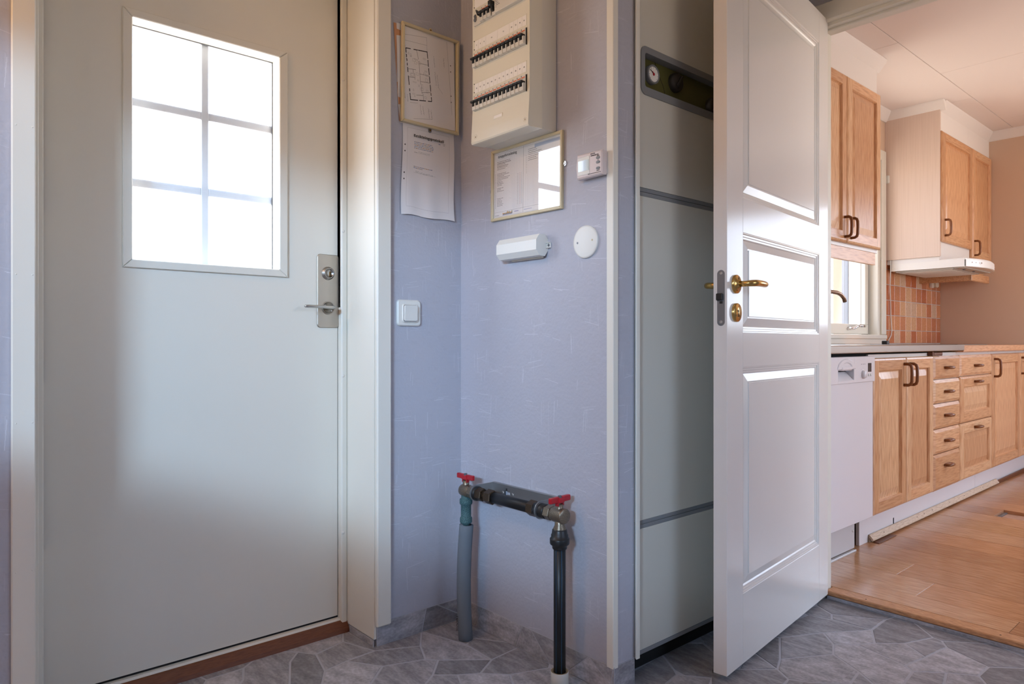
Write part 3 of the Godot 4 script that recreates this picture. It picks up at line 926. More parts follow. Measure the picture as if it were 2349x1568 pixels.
func breaker(t: Node, x: float, y: float, w: float, tall := 0.0465) -> MeshInstance3D:
	# one 18 mm module: x its left edge, y its foot
	var g := G.new()
	g.prism(rr(x + 0.0002, y, x + w - 0.0002, y + tall, 0.0008, 2), 0.104, 0.1125, 0.0006)
	g.box(Vector3(x + 0.0003, y + 0.0005, 0.112), Vector3(x + w - 0.0003, y + 0.0125, 0.1205), 0.0012)       # lower shoulder
	g.box(Vector3(x + w * 0.62, y + 0.0125, 0.112), Vector3(x + w - 0.0006, y + 0.0235, 0.1205), 0.0012)
	var b := part("circuit_breaker", g, m.breaker_grey, t)
	g = G.new()
	g.box(Vector3(x + 0.0002, y + 0.0215, 0.1125), Vector3(x + w - 0.0002, y + 0.0275, 0.1285), 0.0012)
	g.box(Vector3(x + w * 0.16, y + 0.0125, 0.1115), Vector3(x + w * 0.58, y + 0.0225, 0.123), 0.001)
	part("toggle", g, m.black_plastic, b)
	g = G.new()
	g.box(Vector3(x + 0.0022, y + 0.0378, 0.1124), Vector3(x + w - 0.0022, y + 0.0408, 0.1129))
	part("orange_mark", g, m.orange_mark, b)
	g = G.new()
	for k in 4:
		g.box(Vector3(x + 0.0035, y + 0.0302 + k * 0.0017, 0.1124), Vector3(x + w * [0.62, 0.5, 0.56, 0.7][k], y + 0.0308 + k * 0.0017, 0.1127))
	g.box(Vector3(x + 0.0008, y + 0.0425, 0.1124), Vector3(x + 0.003, y + 0.0455, 0.1128))
	part("print", g, m.ink_grey, b)
	return b

func fuse_box():
	var o := Vector3(-1.5525, 1.547, WZ)
	var t := thing("fuse_box", "tall cream fuse box with rows of black-switched breakers on the lilac wall", "fuse box", o)
	var g := G.new()
	g.box(Vector3(-0.1285, 0.0, 0.0), Vector3(0.1285, 0.66, 0.092), 0.003)
	part("body", g, m.plastic_cream_side, t)
	# cover: side outline with a rounded front foot, extruded across
	g = G.new()
	var pr := PackedVector2Array([Vector2(0.06, -0.0015), Vector2(0.104, -0.0035), Vector2(0.1105, -0.0025), Vector2(0.1135, 0.002), Vector2(0.1125, 0.03), Vector2(0.1095, 0.07), Vector2(0.108, 0.11), Vector2(0.108, 0.66), Vector2(0.06, 0.66)])
	g.x = Transform3D(Basis(Vector3(0, 0, 1), Vector3(0, 1, 0), Vector3(-1, 0, 0)), Vector3(0, 0, 0))
	g.prism(pr, -0.1293, 0.1293)
	part("cover", g, m.plastic_cream, t)
	var x0 := -0.1175
	for row in [[0.097, 0.0], [0.228, 0.0], [0.3565, 1.0]]:
		var y: float = row[0]
		g = G.new()
		g.box(Vector3(x0 - 0.004, y - 0.004, 0.1065), Vector3(0.1195, y + 0.0495, 0.10835))
		part("opening", g, m.plastic_cream_side, t)
		for q in [[0.1165, -0.001, 0.1192, 0.0465], [x0 - 0.0035, 0.058, x0 - 0.0015, 0.0605], [x0 - 0.0035, 0.0835, x0 - 0.0015, 0.086]]:
			g = G.new()
			g.box(Vector3(q[0], y + q[1], 0.1075), Vector3(q[2], y + q[3], 0.1095))
			part("slot", g, m.black_gap, t)
		# label strip
		g = G.new()
		g.box(Vector3(x0 - 0.001, y + 0.0525, 0.1075), Vector3(0.1175, y + 0.0865, 0.1086), 0.0005)
		part("label_strip", g, m.plastic_cream, t)
	for k in 13:
		breaker(t, x0 + k * 0.018, 0.097, 0.0178)
		breaker(t, x0 + k * 0.018, 0.228, 0.0178)
	for k in 3:
		breaker(t, x0 + 0.036 + k * 0.018, 0.3565, 0.0178)
	# numbered labels
	for k in 13:
		_label(t, x0 + k * 0.018, 0.097 + 0.055, 0.0176, str(16 + k))
	var widths := [1, 1, 1, 3, 3, 1, 1, 1, 1]
	var at := 0
	for k in 9:
		_label(t, x0 + at * 0.018, 0.228 + 0.055, widths[k] * 0.018 - 0.0004, str(7 + k))
		at += widths[k]
	g = G.new()
	g.box(Vector3(x0, 0.3565 + 0.055, 0.1085), Vector3(x0 + 0.08, 0.3565 + 0.083, 0.1089))
	g.box(Vector3(x0 + 0.0805, 0.3565 + 0.055, 0.1085), Vector3(0.1165, 0.3565 + 0.083, 0.1089))
	part("label", g, m.label_white, t)
	# main switch, residual-current device and a clip on the top row
	g = G.new()
	g.prism(rr(x0, 0.3565, x0 + 0.035, 0.3935, 0.002, 3), 0.104, 0.113, 0.0008)
	var ms := part("main_switch", g, m.breaker_grey, t)
	g = G.new()
	g.x = Transform3D(Basis(), Vector3(x0 + 0.0085, 0.373, 0.113))
	g.prism(disc(0.0058), 0, 0.004, 0.001)
	g.x = Transform3D(Basis(Vector3(0, 0, 1), 0.35), Vector3(x0 + 0.0085, 0.382, 0.113))
	g.prism(rr(-0.005, -0.006, 0.005, 0.007, 0.003), 0, 0.003, 0.001)
	part("sealing_clip", g, m.zinc, ms)
	g = G.new()
	g.x = Transform3D(Basis(Vector3(0, 0, 1), 0.45), Vector3(x0 + 0.024, 0.389, 0.113))
	g.box(Vector3(-0.0018, -0.011, 0), Vector3(0.0018, 0.009, 0.009), 0.0008)
	part("lever", g, m.black_plastic, ms)
	g = G.new()
	g.prism(rr(x0 + 0.0905, 0.3565, x0 + 0.108, 0.418, 0.001, 3), 0.104, 0.1165, 0.0006)
	var rc := part("main_breaker", g, m.breaker_grey, t)
	g = G.new()
	g.box(Vector3(x0 + 0.0915, 0.379, 0.1165), Vector3(x0 + 0.106, 0.395, 0.135), 0.003)
	g.box(Vector3(x0 + 0.094, 0.366, 0.115), Vector3(x0 + 0.104, 0.381, 0.126), 0.002)
	g.box(Vector3(x0 + 0.0915, 0.404, 0.1165), Vector3(x0 + 0.106, 0.417, 0.132), 0.002)
	part("toggle", g, m.black_plastic, rc)
	g = G.new()
	g.prism(rr(x0 + 0.1085, 0.3565, x0 + 0.2335, 0.418, 0.001, 3), 0.104, 0.1215, 0.0008)
	var rd := part("earth_fault_breaker", g, m.breaker_grey, t)
	g = G.new()
	g.box(Vector3(x0 + 0.178, 0.383, 0.1215), Vector3(x0 + 0.186, 0.399, 0.129), 0.0015)
	part("toggle", g, m.black_plastic, rd)
	g = G.new()
	for k in 7:
		g.box(Vector3(x0 + 0.114, 0.371 + k * 0.005, 0.1214), Vector3(x0 + 0.118 + 0.005 * ((k * 3) % 4), 0.3725 + k * 0.005, 0.1217))
	part("print", g, m.ink_grey, rd)
	# card window and screws in the foot of the cover
	g = G.new()
	g.box(Vector3(-0.0285, 0.0495, 0.1095), Vector3(0.0165, 0.0615, 0.1118), 0.0008)
	var cw := part("card_holder", g, m.plastic_cream, t)
	g = G.new()
	g.box(Vector3(-0.0215, 0.0515, 0.1115), Vector3(0.0145, 0.0595, 0.1123))
	part("card", g, m.label_white, cw)
	for sx in [-0.108, 0.1155]:
		g = G.new(true)
		g.x = Transform3D(Basis(Vector3.RIGHT, PI / 2), Vector3(sx, 0.0165, 0.1108))
		g.lathe([Vector2(0.0078, 0), Vector2(0.0076, 0.0026), Vector2(0.006, 0.0028), Vector2(0.0056, 0.0018), Vector2(0, 0.0018)], 24)
		var sc := part("screw", g, m.plastic_cream, t)
		g = G.new()
		g.x = Transform3D(Basis(Vector3(0, 0, 1), 0.5), Vector3(sx, 0.0165, 0.1126))
		g.box(Vector3(-0.003, -0.0007, 0), Vector3(0.003, 0.0007, 0.0006))
		g.box(Vector3(-0.0007, -0.003, 0), Vector3(0.0007, 0.003, 0.0006))
		part("cross_slot", g, m.brass_dark, sc)

func _label(t: Node, x: float, y: float, w: float, words: String):
	var g := G.new()
	g.box(Vector3(x + 0.0003, y, 0.1085), Vector3(x + w, y + 0.0285, 0.1089))
	var l := part("label", g, m.label_white, t)
	letters("number", words, 0.0036, m.ink, l, Vector3(x + w / 2.0, y + 0.0145, 0.1091))

func frame_rails(t: Node, w: float, h: float, b: float, d: float, mt: Material):
	for q in [[Vector2(0, 0), Vector2(w, 0), Vector2(w - b, b), Vector2(b, b)], [Vector2(w, 0), Vector2(w, h), Vector2(w - b, h - b), Vector2(w - b, b)], [Vector2(w, h), Vector2(0, h), Vector2(b, h - b), Vector2(w - b, h - b)], [Vector2(0, h), Vector2(0, 0), Vector2(b, b), Vector2(b, h - b)]]:
		var g := G.new()
		g.prism(PackedVector2Array(q), 0.001, d, 0.0018)
		part("frame_rail", g, mt, t)

func sheet(called: String, w: float, h: float, im: Image, t: Node, xf: Transform3D) -> MeshInstance3D:
	var g := G.new()
	g.x = xf
	g.quad_uv(Vector3(0, 0, 0.0004), Vector3(w, 0, 0.0004), Vector3(w, h, 0.0004), Vector3(0, h, 0.0004))
	g.quad(Vector3(0, 0, 0), Vector3(w, 0, 0), Vector3(w, h, 0), Vector3(0, h, 0), Vector3(0, 0, -1))
	g.quad(Vector3(0, 0, 0), Vector3(w, 0, 0), Vector3(w, 0, 0.0004), Vector3(0, 0, 0.0004), Vector3(0, -1, 0))
	g.quad(Vector3(0, h, 0), Vector3(w, h, 0), Vector3(w, h, 0.0004), Vector3(0, h, 0.0004), Vector3(0, 1, 0))
	var q := mat(called + "_print", Color.WHITE, 0.85)
	q.albedo_texture = ImageTexture.create_from_image(im)
	return part(called, g, q, t)

func scribble(im: Image, at: Vector2, len: float, c: Color, r: RandomNumberGenerator, dir := Vector2(1, 0), size := 4.0):
	var p := at
	var q := Vector2(-dir.y, dir.x)
	var s := 0.0
	var last := p
	while s < len:
		s += r.randf_range(1.5, 3.5)
		var nx := at + dir * s + q * r.randf_range(-size, size)
		if r.randf() > 0.12:
			line(im, last, nx, c, 1)
		last = nx

func plan_image() -> Image:
	var im := Image.create(420, 594, false, Image.FORMAT_RGB8)
	im.fill(C(232, 228, 226))
	var r := RandomNumberGenerator.new()
	r.seed = 8
	var cor := [Vector2(0.08, 0.23), Vector2(0.475, 0.205), Vector2(0.545, 0.735), Vector2(0.15, 0.77)]
	var P := func(u: float, v: float) -> Vector2:
		var a: Vector2 = cor[0].lerp(cor[1], u)
		var b: Vector2 = cor[3].lerp(cor[2], u)
		return a.lerp(b, v) * Vector2(420, 594)
	var ink := C(34, 32, 34)
	var grey := C(96, 92, 94)
	for k in 24:                       # outer walls, broken by windows
		var u := k / 24.0
		if not k in [5, 6, 7, 8, 13]: line(im, P.call(u, 0), P.call(u + 1 / 24.0, 0), ink, 5)
		if not k in [8, 9, 17, 18, 19]: line(im, P.call(u, 1), P.call(u + 1 / 24.0, 1), ink, 5)
		if not k in [3, 7, 11, 15, 19, 21]: line(im, P.call(1, u), P.call(1, u + 1 / 24.0), ink, 5)
		if not k in [2, 4, 6, 8, 11, 12, 17, 18, 20]: line(im, P.call(0, u), P.call(0, u + 1 / 24.0), ink, 5)
	for s in [[0.5, 0, 0.55, 0.18], [0.57, 0.26, 1, 0.27], [0.57, 0.22, 0.55, 0.47], [0.55, 0.47, 1, 0.49], [0.55, 0.62, 1, 0.63], [0.55, 0.47, 0.55, 0.68], [0, 0.4, 0.38, 0.4], [0.25, 0.4, 0.25, 0.47], [0.02, 0.56, 0.3, 0.56], [0.3, 0.47, 0.3, 0.6], [0.57, 0.84, 1, 0.82], [0.57, 0.7, 0.57, 0.86], [0.62, 0.86, 0.62, 1.0], [0.3, 0.9, 0.6, 0.9]]:
		line(im, P.call(s[0], s[1]), P.call(s[2], s[3]), grey, 2)
	for k in 26:                       # furniture
		var a: Vector2 = P.call(r.randf_range(0.08, 0.85), r.randf_range(0.05, 0.93))
		var w := r.randf_range(6, 26)
		var h := r.randf_range(5, 20)
		for e in [[0, 0, 1, 0], [1, 0, 1, 1], [1, 1, 0, 1], [0, 1, 0, 0]]:
			line(im, a + Vector2(e[0] * w, e[1] * h), a + Vector2(e[2] * w, e[3] * h), C(140, 136, 136), 1)
	for s in [[0.03, 0.09, 0.47, 0.05], [0.05, 0.15, 0.47, 0.135], [0.03, 0.09, 0.07, 0.22], [0.47, 0.05, 0.475, 0.2], [0.14, 0.80, 0.28, 0.79], [0.86, 0.03, 0.94, 0.83], [0.2, 0.965, 0.55, 0.93]]:
		line(im, Vector2(s[0], s[1]) * Vector2(420, 594), Vector2(s[2], s[3]) * Vector2(420, 594), grey, 1)
	for s in [[0.6, 0.23, 70], [0.62, 0.40, 86], [0.66, 0.42, 84], [0.79, 0.22, 60], [0.04, 0.27, 40], [0.08, 0.29, 42], [0.04, 0.70, 40], [0.09, 0.72, 44], [0.33, 0.80, 60], [0.38, 0.81, 56], [0.48, 0.82, 64], [0.53, 0.83, 60]]:
		scribble(im, Vector2(s[0], s[1]) * Vector2(420, 594), s[2], C(60, 58, 62), r, Vector2(0.1, 0.995), 3.0)
	line(im, Vector2(0.68, 0.56) * Vector2(420, 594), Vector2(0.76, 0.62) * Vector2(420, 594), grey, 1)
	for y in [0.28, 0.35, 0.62, 0.69]:
		for k in 7: im.fill_rect(Rect2i(int(0.93 * 420) - 3, int(y * 594) - 3 + k, 6, 1), C(60, 52, 50))
	return im

func protocol_image() -> Image:
	var im := Image.create(512, 724, false, Image.FORMAT_RGB8)
	im.fill(C(229, 226, 226))
	var r := RandomNumberGenerator.new()
	r.seed = 12
	for k in 70:
		im.fill_rect(Rect2i(60, 62 + k * 9, 400, 1), C(214, 212, 214))
	for e in [[46, 40, 46, 660], [46, 40, 460, 40], [460, 40, 460, 660], [46, 660, 460, 660]]:
		line(im, Vector2(e[0], e[1]), Vector2(e[2], e[3]), C(150, 148, 150), 1)
	var cols := [C(80, 96, 136), C(160, 110, 70), C(110, 108, 112), C(90, 120, 160)]
	for k in 5:
		var x := 112
		while x < 290:
			var w := r.randi_range(5, 16)
			im.fill_rect(Rect2i(x, 140 + k * 12, w, 5), cols[r.randi_range(0, 3)].lerp(C(220, 218, 218), 0.25))
			x += w + 4
	for k in 2:
		var x := 112
		while x < 280 - k * 90:
			var w := r.randi_range(6, 18)
			im.fill_rect(Rect2i(x, 334 + k * 11, w, 5), cols[r.randi_range(0, 3)].lerp(C(220, 218, 218), 0.25))
			x += w + 4
	im.fill_rect(Rect2i(112, 222, 30, 2), C(140, 138, 140))
	scribble(im, Vector2(150, 218), 110, C(120, 120, 126), r, Vector2(1, 0), 5.0)
	line(im, Vector2(112, 226), Vector2(260, 226), C(150, 150, 150), 1)
	scribble(im, Vector2(130, 374), 170, C(120, 128, 132), r, Vector2(1, 0.04), 9.0)
	line(im, Vector2(112, 384), Vector2(330, 384), C(140, 140, 140), 1)
	im.fill_rect(Rect2i(350, 118, 18, 4), C(90, 120, 160))
	im.fill_rect(Rect2i(396, 112, 22, 3), C(150, 150, 150))
	im.fill_rect(Rect2i(396, 122, 18, 3), C(150, 150, 150))
	for y in [178, 228, 398, 448]:
		for a in range(-6, 7):
			var hw := int(sqrt(36.0 - a * a) * 0.9)
			im.fill_rect(Rect2i(22 - hw, y + a, hw * 2 + 1, 1), C(66, 58, 58))
	return im

func schedule_image() -> Image:
	var im := Image.create(1024, 724, false, Image.FORMAT_RGB8)
	im.fill(C(233, 230, 229))
	var r := RandomNumberGenerator.new()
	r.seed = 3
	var thin := C(196, 194, 196)
	for k in 33:
		im.fill_rect(Rect2i(20, 120 + k * 16, 440, 1), thin)
		im.fill_rect(Rect2i(492, 120 + k * 16, 500, 1), thin)
	for x in [14, 46, 330, 372, 408, 440, 462, 478, 508, 540, 900, 944, 972, 1004]:
		im.fill_rect(Rect2i(x, 60, 1, 600), thin)
	for x in [14, 470, 1008]:
		im.fill_rect(Rect2i(x, 10, 3, 700), C(120, 118, 120))
	for y in [10, 22, 656, 708]:
		im.fill_rect(Rect2i(14, y, 994, 2), C(130, 128, 130))
	var dark := C(70, 68, 74)
	for k in range(0, 33):
		if k in [6, 7, 17, 21, 22, 23, 24]: continue
		if k > 30: continue
		var x := 54
		var e := 54 + r.randi_range(60, 230) if k < 13 else 54 + r.randi_range(50, 110)
		while x < e:
			var w := r.randi_range(6, 22)
			im.fill_rect(Rect2i(x, 106 + k * 16, w, 7 if k in [1, 3] else 5), dark.lerp(C(150, 110, 100), r.randf() * 0.4))
			x += w + 4
	for k in range(8, 32):
		im.fill_rect(Rect2i(24, 108 + k * 16, 10, 5), C(120, 118, 122))
		if k > 10:
			im.fill_rect(Rect2i(382, 108 + k * 16, 12, 5), C(160, 158, 160))
			im.fill_rect(Rect2i(418, 108 + k * 16, 9, 6), C(190, 140, 136))
			im.fill_rect(Rect2i(446, 106 + k * 16, 4, 9), C(130, 140, 160))
	for k in 7:
		var x := 546
		var e := 560 + r.randi_range(30, 230)
		while x < e:
			var w := r.randi_range(6, 20)
			im.fill_rect(Rect2i(x, 60 + k * 19, w, 5), dark.lerp(C(100, 110, 130), r.randf() * 0.4))
			x += w + 4
	for k in 11:
		im.fill_rect(Rect2i(516, 120 + k * 18, 8, 5), C(150, 148, 150))
	im.fill_rect(Rect2i(640, 26, 360, 34), C(164, 178, 204))
	# installer's emblem: yellow and orange letter shapes over a blue shadow
	for k in 12:
		var h := [22, 18, 18, 20, 18, 28, 34, 22, 30, 20, 20, 32][k] as int
		im.fill_rect(Rect2i(150 + k * 13, 694 - h + 6, 12, h - 4), C(58, 72, 110))
		im.fill_rect(Rect2i(148 + k * 13, 690 - h + 4, 10, h - 6), [C(226, 168, 44), C(204, 130, 70), C(150, 150, 60)][k % 3])
	for k in 9: im.fill_rect(Rect2i(150 + k * 17, 698, 13, 4), C(90, 104, 150))
	for k in 6: im.fill_rect(Rect2i(336 + k * 11, 676, 8, 9), C(110, 112, 170))
	for k in 8: im.fill_rect(Rect2i(486 + k * 15, 678, 11, 6), C(120, 126, 176))
	for k in 5: im.fill_rect(Rect2i(24 + k * 14, 690, 11, 6), C(110, 108, 116))
	return im

func hall_papers():
	# frame with the house plan
	var t := thing("picture_frame", "narrow cream frame holding a tilted house plan drawing on the lilac wall", "picture frame", Vector3(WX + 0.0045, 1.6365, -1.1745), FX * Basis(Vector3(0, 0, 1), -0.006))
	var w := 0.2235
	var h := 0.316
	frame_rails(t, w, h, 0.0095, 0.0125, m.frame_cream)
	sheet("plan_sheet", 0.206, 0.297, plan_image(), t, Transform3D(Basis(Vector3(0, 0, 1), 0.028), Vector3(0.0065, 0.0075, 0.0045)))
	for y in [h + 0.0045, -0.006]:
		var g := G.new()
		g.x = Transform3D(Basis(), Vector3(w * 0.5, y, 0.002))
		g.prism(rr(-0.0055, -0.0075, 0.0055, 0.0075, 0.005), 0, 0.0022)
		var e := part("hanging_eye", g, m.frame_cream if y > 0 else m.zinc, t)
		screw_at(e, Vector3(w * 0.5, y, 0.0042), Basis(), 0.0032, m.brass_dark)
	# loose papers tucked behind it
	t = thing("paper_stack", "thin stack of curled papers tucked crookedly behind the house plan frame", "papers", Vector3(WX, 1.63, -1.1690), FX)
	for k in 4:
		var g := G.new()
		g.x = Transform3D(Basis(Vector3(0, 0, 1), [0.068, 0.064, 0.045, 0.06][k]), Vector3([0.004, 0.007, 0.029, 0.008][k], [0.008, 0.004, 0.006, 0.01][k], 0.0004 + 0.0006 * k))
		g.smooth(true)
		var n := 10
		for i in n:
			var za := func(v: float) -> float: return 0.0012 * sin(v * 9.0 + k) + 0.001
			var va := float(i) / n
			var vb := float(i + 1) / n
			var xa := -0.004 * sin(va * 5.0) * (k % 2)
			var xb := -0.004 * sin(vb * 5.0) * (k % 2)
			g.quad(Vector3(xa, va * 0.307, za.call(va)), Vector3(0.21, va * 0.307, 0.0005), Vector3(0.21, vb * 0.307, 0.0005), Vector3(xb, vb * 0.307, za.call(vb)), Vector3(0, 0, 1))
		part("sheet", g, m.paper_orange if k == 0 else m.paper, t)
	# inspection record, a wavy A4 hanging under the frame
	t = thing("inspection_sheet", "wavy hole-punched A4 form with signatures hanging under the house plan", "paper", Vector3(WX, 1.345, -1.1835), FX)
	var g := G.new(true)
	var nx := 24
	var ny := 30
	var pt := func(i: int, j: int) -> Vector3:
		var u := float(i) / nx
		var v := float(j) / ny
		var free := pow(1.0 - v, 1.1)
		var z := 0.0018 + free * (0.0022 * (1.0 + sin(u * 15.0 - 0.8 + v * 2.0)) + 0.006 * pow(u, 3.0)) + 0.001 * sin(v * 6.0 + u * 4.0) + 0.001
		return Vector3(u * 0.2 - 0.006 * sin(v * 4.2 + 0.6) * (0.3 + free) + 0.006 * v * 0.0 + 0.004 * free * u, v * 0.297 + 0.004 * (1.0 - v) * sin(u * 9.0) * 0.6 + (0.004 * u if j == 0 else 0.0) - 0.006 * u * u * (1.0 - v), z)
	for i in nx:
		for j in ny:
			var a: Vector3 = pt.call(i, j)
			var b: Vector3 = pt.call(i + 1, j)
			var c: Vector3 = pt.call(i + 1, j + 1)
			var d: Vector3 = pt.call(i, j + 1)
			var ua := Vector2(float(i) / nx, 1.0 - float(j) / ny)
			var ub := Vector2(float(i + 1) / nx, 1.0 - float(j) / ny)
			var uc := Vector2(float(i + 1) / nx, 1.0 - float(j + 1) / ny)
			var ud := Vector2(float(i) / nx, 1.0 - float(j + 1) / ny)
			g.v(a, ua); g.v(c, uc); g.v(b, ub)
			g.v(a, ua); g.v(d, ud); g.v(c, uc)
	var q := mat("protocol_print", Color.WHITE, 0.85)
	q.albedo_texture = ImageTexture.create_from_image(protocol_image())
	part("sheet", g, q, t)
	letters("heading", "Besiktningsprotokoll", 0.0088, m.ink, t, Vector3(0.0405, 0.2575, 0.0072), Basis(), true, true)
	# frame with the list of circuits
	t = thing("schedule_frame", "wide cream frame with a printed circuit list under glass below the fuse box", "picture frame", Vector3(-1.7145, 1.3245, WZ), Basis(Vector3(0, 0, 1), -0.009))
	frame_rails(t, 0.319, 0.2245, 0.0088, 0.0105, m.frame_cream)
	var sh := sheet("circuit_list", 0.304, 0.209, schedule_image(), t, Transform3D(Basis(), Vector3(0.0078, 0.0078, 0.003)))
	letters("heading", "Gruppförteckning", 0.0078, m.ink, sh, Vector3(0.073, 0.2015, 0.0037), Basis(), false, true)
	g = G.new()
	g.box(Vector3(0.0075, 0.0075, 0.0058), Vector3(0.3115, 0.217, 0.0074))
	part("glass_pane", g, m.cover_glass, t)
	for s in [[-0.0035, 0.098], [0.3235, 0.128]]:
		g = G.new()
		g.x = Transform3D(Basis(), Vector3(s[0], s[1], 0.002))
		g.prism(rr(-0.006, -0.007, 0.006, 0.007, 0.0055), 0, 0.002)
		var e := part("hanging_eye", g, m.chrome, t)
		screw_at(e, Vector3(s[0], s[1], 0.004), Basis(), 0.0042, m.chrome)

func hall_fittings():
	var g: G
	# rocker switch
	var t := thing("light_switch", "square white rocker light switch beside the front door", "light switch", Vector3(WX, 0.991, -1.163), FX)
	g = G.new()
	g.prism(rr(0.0, 0.0, 0.0875, 0.083, 0.011, 6), 0, 0.009, 0.0035)
	part("surround", g, m.plastic_white, t)
	g = G.new()
	g.prism(rr(0.0155, 0.0105, 0.0735, 0.0695, 0.0075, 6), 0.008, 0.0135, 0.002)
	part("bezel", g, m.plastic_white, t)
	g = G.new()
	g.prism(rr(0.0188, 0.0135, 0.0702, 0.0665, 0.006, 6), 0.0132, 0.0139)
	part("gap", g, m.ink_grey, t)
	g = G.new()
	g.x = Transform3D(Basis(Vector3.RIGHT, 0.035), Vector3(0, 0.0, 0))
	g.prism(rr(0.0198, 0.0155, 0.0692, 0.0662, 0.006, 6), 0.012, 0.0172, 0.0015)
	part("rocker", g, m.plastic_white, t)
	# thermostat
	t = thing("thermostat", "small white digital thermometer with a grey display and three buttons", "thermostat", Vector3(-1.3225, 1.3865, WZ))
	g = G.new()
	g.box(Vector3(0.004, 0.003, 0.0), Vector3(0.0935, 0.065, 0.012), 0.002)
	part("back", g, m.plastic_lilac, t)
	g = G.new()
	g.prism(PackedVector2Array([Vector2(0.002, 0.0), Vector2(0.094, 0.001), Vector2(0.0955, 0.034), Vector2(0.094, 0.0665), Vector2(0.0025, 0.0675), Vector2(-0.002, 0.034)]), 0.009, 0.0265, 0.0035)
	part("case", g, m.plastic_lilac, t)
	g = G.new()
	g.box(Vector3(0.0065, 0.009, 0.026), Vector3(0.0505, 0.058, 0.0275), 0.0008)
	var fr := part("display_frame", g, m.plastic_white, t)
	g = G.new()
	g.box(Vector3(0.0092, 0.0195, 0.0272), Vector3(0.0485, 0.0485, 0.0279))
	part("display", g, m.lcd, fr)
	for k in 3:
		var by: float = [0.0465, 0.0345, 0.0185][k]
		g = G.new()
		g.prism(rr(0.0745, by - 0.0034, 0.0875, by + 0.0034, 0.0033), 0.026, 0.0284, 0.0006)
		part("button", g, m.boiler_grey, t)
		letters("caption", ["MODE", "UP", "ON/OFF"][k], 0.0022, m.ink, t, Vector3(0.081, by + 0.0055 if k < 2 else by - 0.0062, 0.0267))
	letters("caption", "DIGITAL", 0.0033, m.ink, t, Vector3(0.0535, 0.0605, 0.0267), Basis(), true, true)
	letters("caption", "TERMOMETER", 0.0033, m.ink, t, Vector3(0.0535, 0.0555, 0.0267), Basis(), true, true)
	g = G.new()
	for k in 9: g.box(Vector3(0.0445 + k * 0.0052, 0.0065, 0.0262), Vector3(0.0488 + k * 0.0052, 0.0088, 0.0267))
	part("print", g, m.ink_grey, t)
	# round cover plate
	t = thing("cover_plate", "round white cover plate with two screws on the lilac wall", "cover plate", Vector3(-1.3075, 1.217, WZ))
	g = G.new(true)
	g.x = Transform3D(Basis(Vector3.RIGHT, PI / 2), Vector3())
	g.lathe([Vector2(0.0452, 0.0), Vector2(0.0455, 0.005), Vector2(0.0445, 0.0066), Vector2(0.04, 0.0074), Vector2(0, 0.0078)], 48)
	part("plate", g, m.plastic_white, t)
	screw_at(t, Vector3(-0.0275, -0.001, 0.0072), Basis(), 0.003, m.zinc)
	screw_at(t, Vector3(0.0275, 0.002, 0.0072), Basis(), 0.003, m.frame_cream)
	# long faceted cover
	t = thing("cable_cover", "long white faceted cable cover with a screwed end lug", "cable cover", Vector3(-1.641, 1.191, WZ))
	g = G.new()
	var oct := PackedVector2Array([Vector2(0.0, 0.0175), Vector2(0.013, 0.0), Vector2(0.035, 0.0015), Vector2(0.048, 0.017), Vector2(0.048, 0.0465), Vector2(0.035, 0.0635), Vector2(0.013, 0.0645), Vector2(0.0, 0.05)])
	g.x = Transform3D(Basis(Vector3(0, 0, 1), Vector3(0, 1, 0), Vector3(-1, 0, 0)), Vector3())
	g.prism(oct, -0.1805, 0.0, 0.0009)
	part("case", g, m.plastic_white, t)
	g = G.new()
	g.x = Transform3D(Basis(), Vector3(0.089, 0.031, 0.0))
	g.prism(disc(0.0025), 0.0475, 0.0485)
	part("moulding_mark", g, m.plastic_white, t)
	g = G.new()
	g.box(Vector3(0.1775, 0.024, 0.0005), Vector3(0.1945, 0.04, 0.005), 0.001)
	g.box(Vector3(0.1775, 0.038, 0.0005), Vector3(0.1945, 0.0405, 0.010), 0.001)
	g.box(Vector3(0.1775, 0.0235, 0.0005), Vector3(0.1945, 0.026, 0.010), 0.001)
	var lug := part("lug", g, m.plastic_white, t)
	screw_at(lug, Vector3(0.1885, 0.032, 0.005), Basis(), 0.0042, m.zinc)
	g = G.new()
	g.box(Vector3(0.03, -0.0035, 0.002), Vector3(0.165, 0.002, 0.012), 0.001)
	part("foot", g, m.plastic_cream_side, t)

func hex(r: float, rot := 0.0) -> PackedVector2Array:
	var p := PackedVector2Array()
	for k in 6:
		p.append(Vector2(cos(TAU * k / 6 + rot), sin(TAU * k / 6 + rot)) * r)
	return p

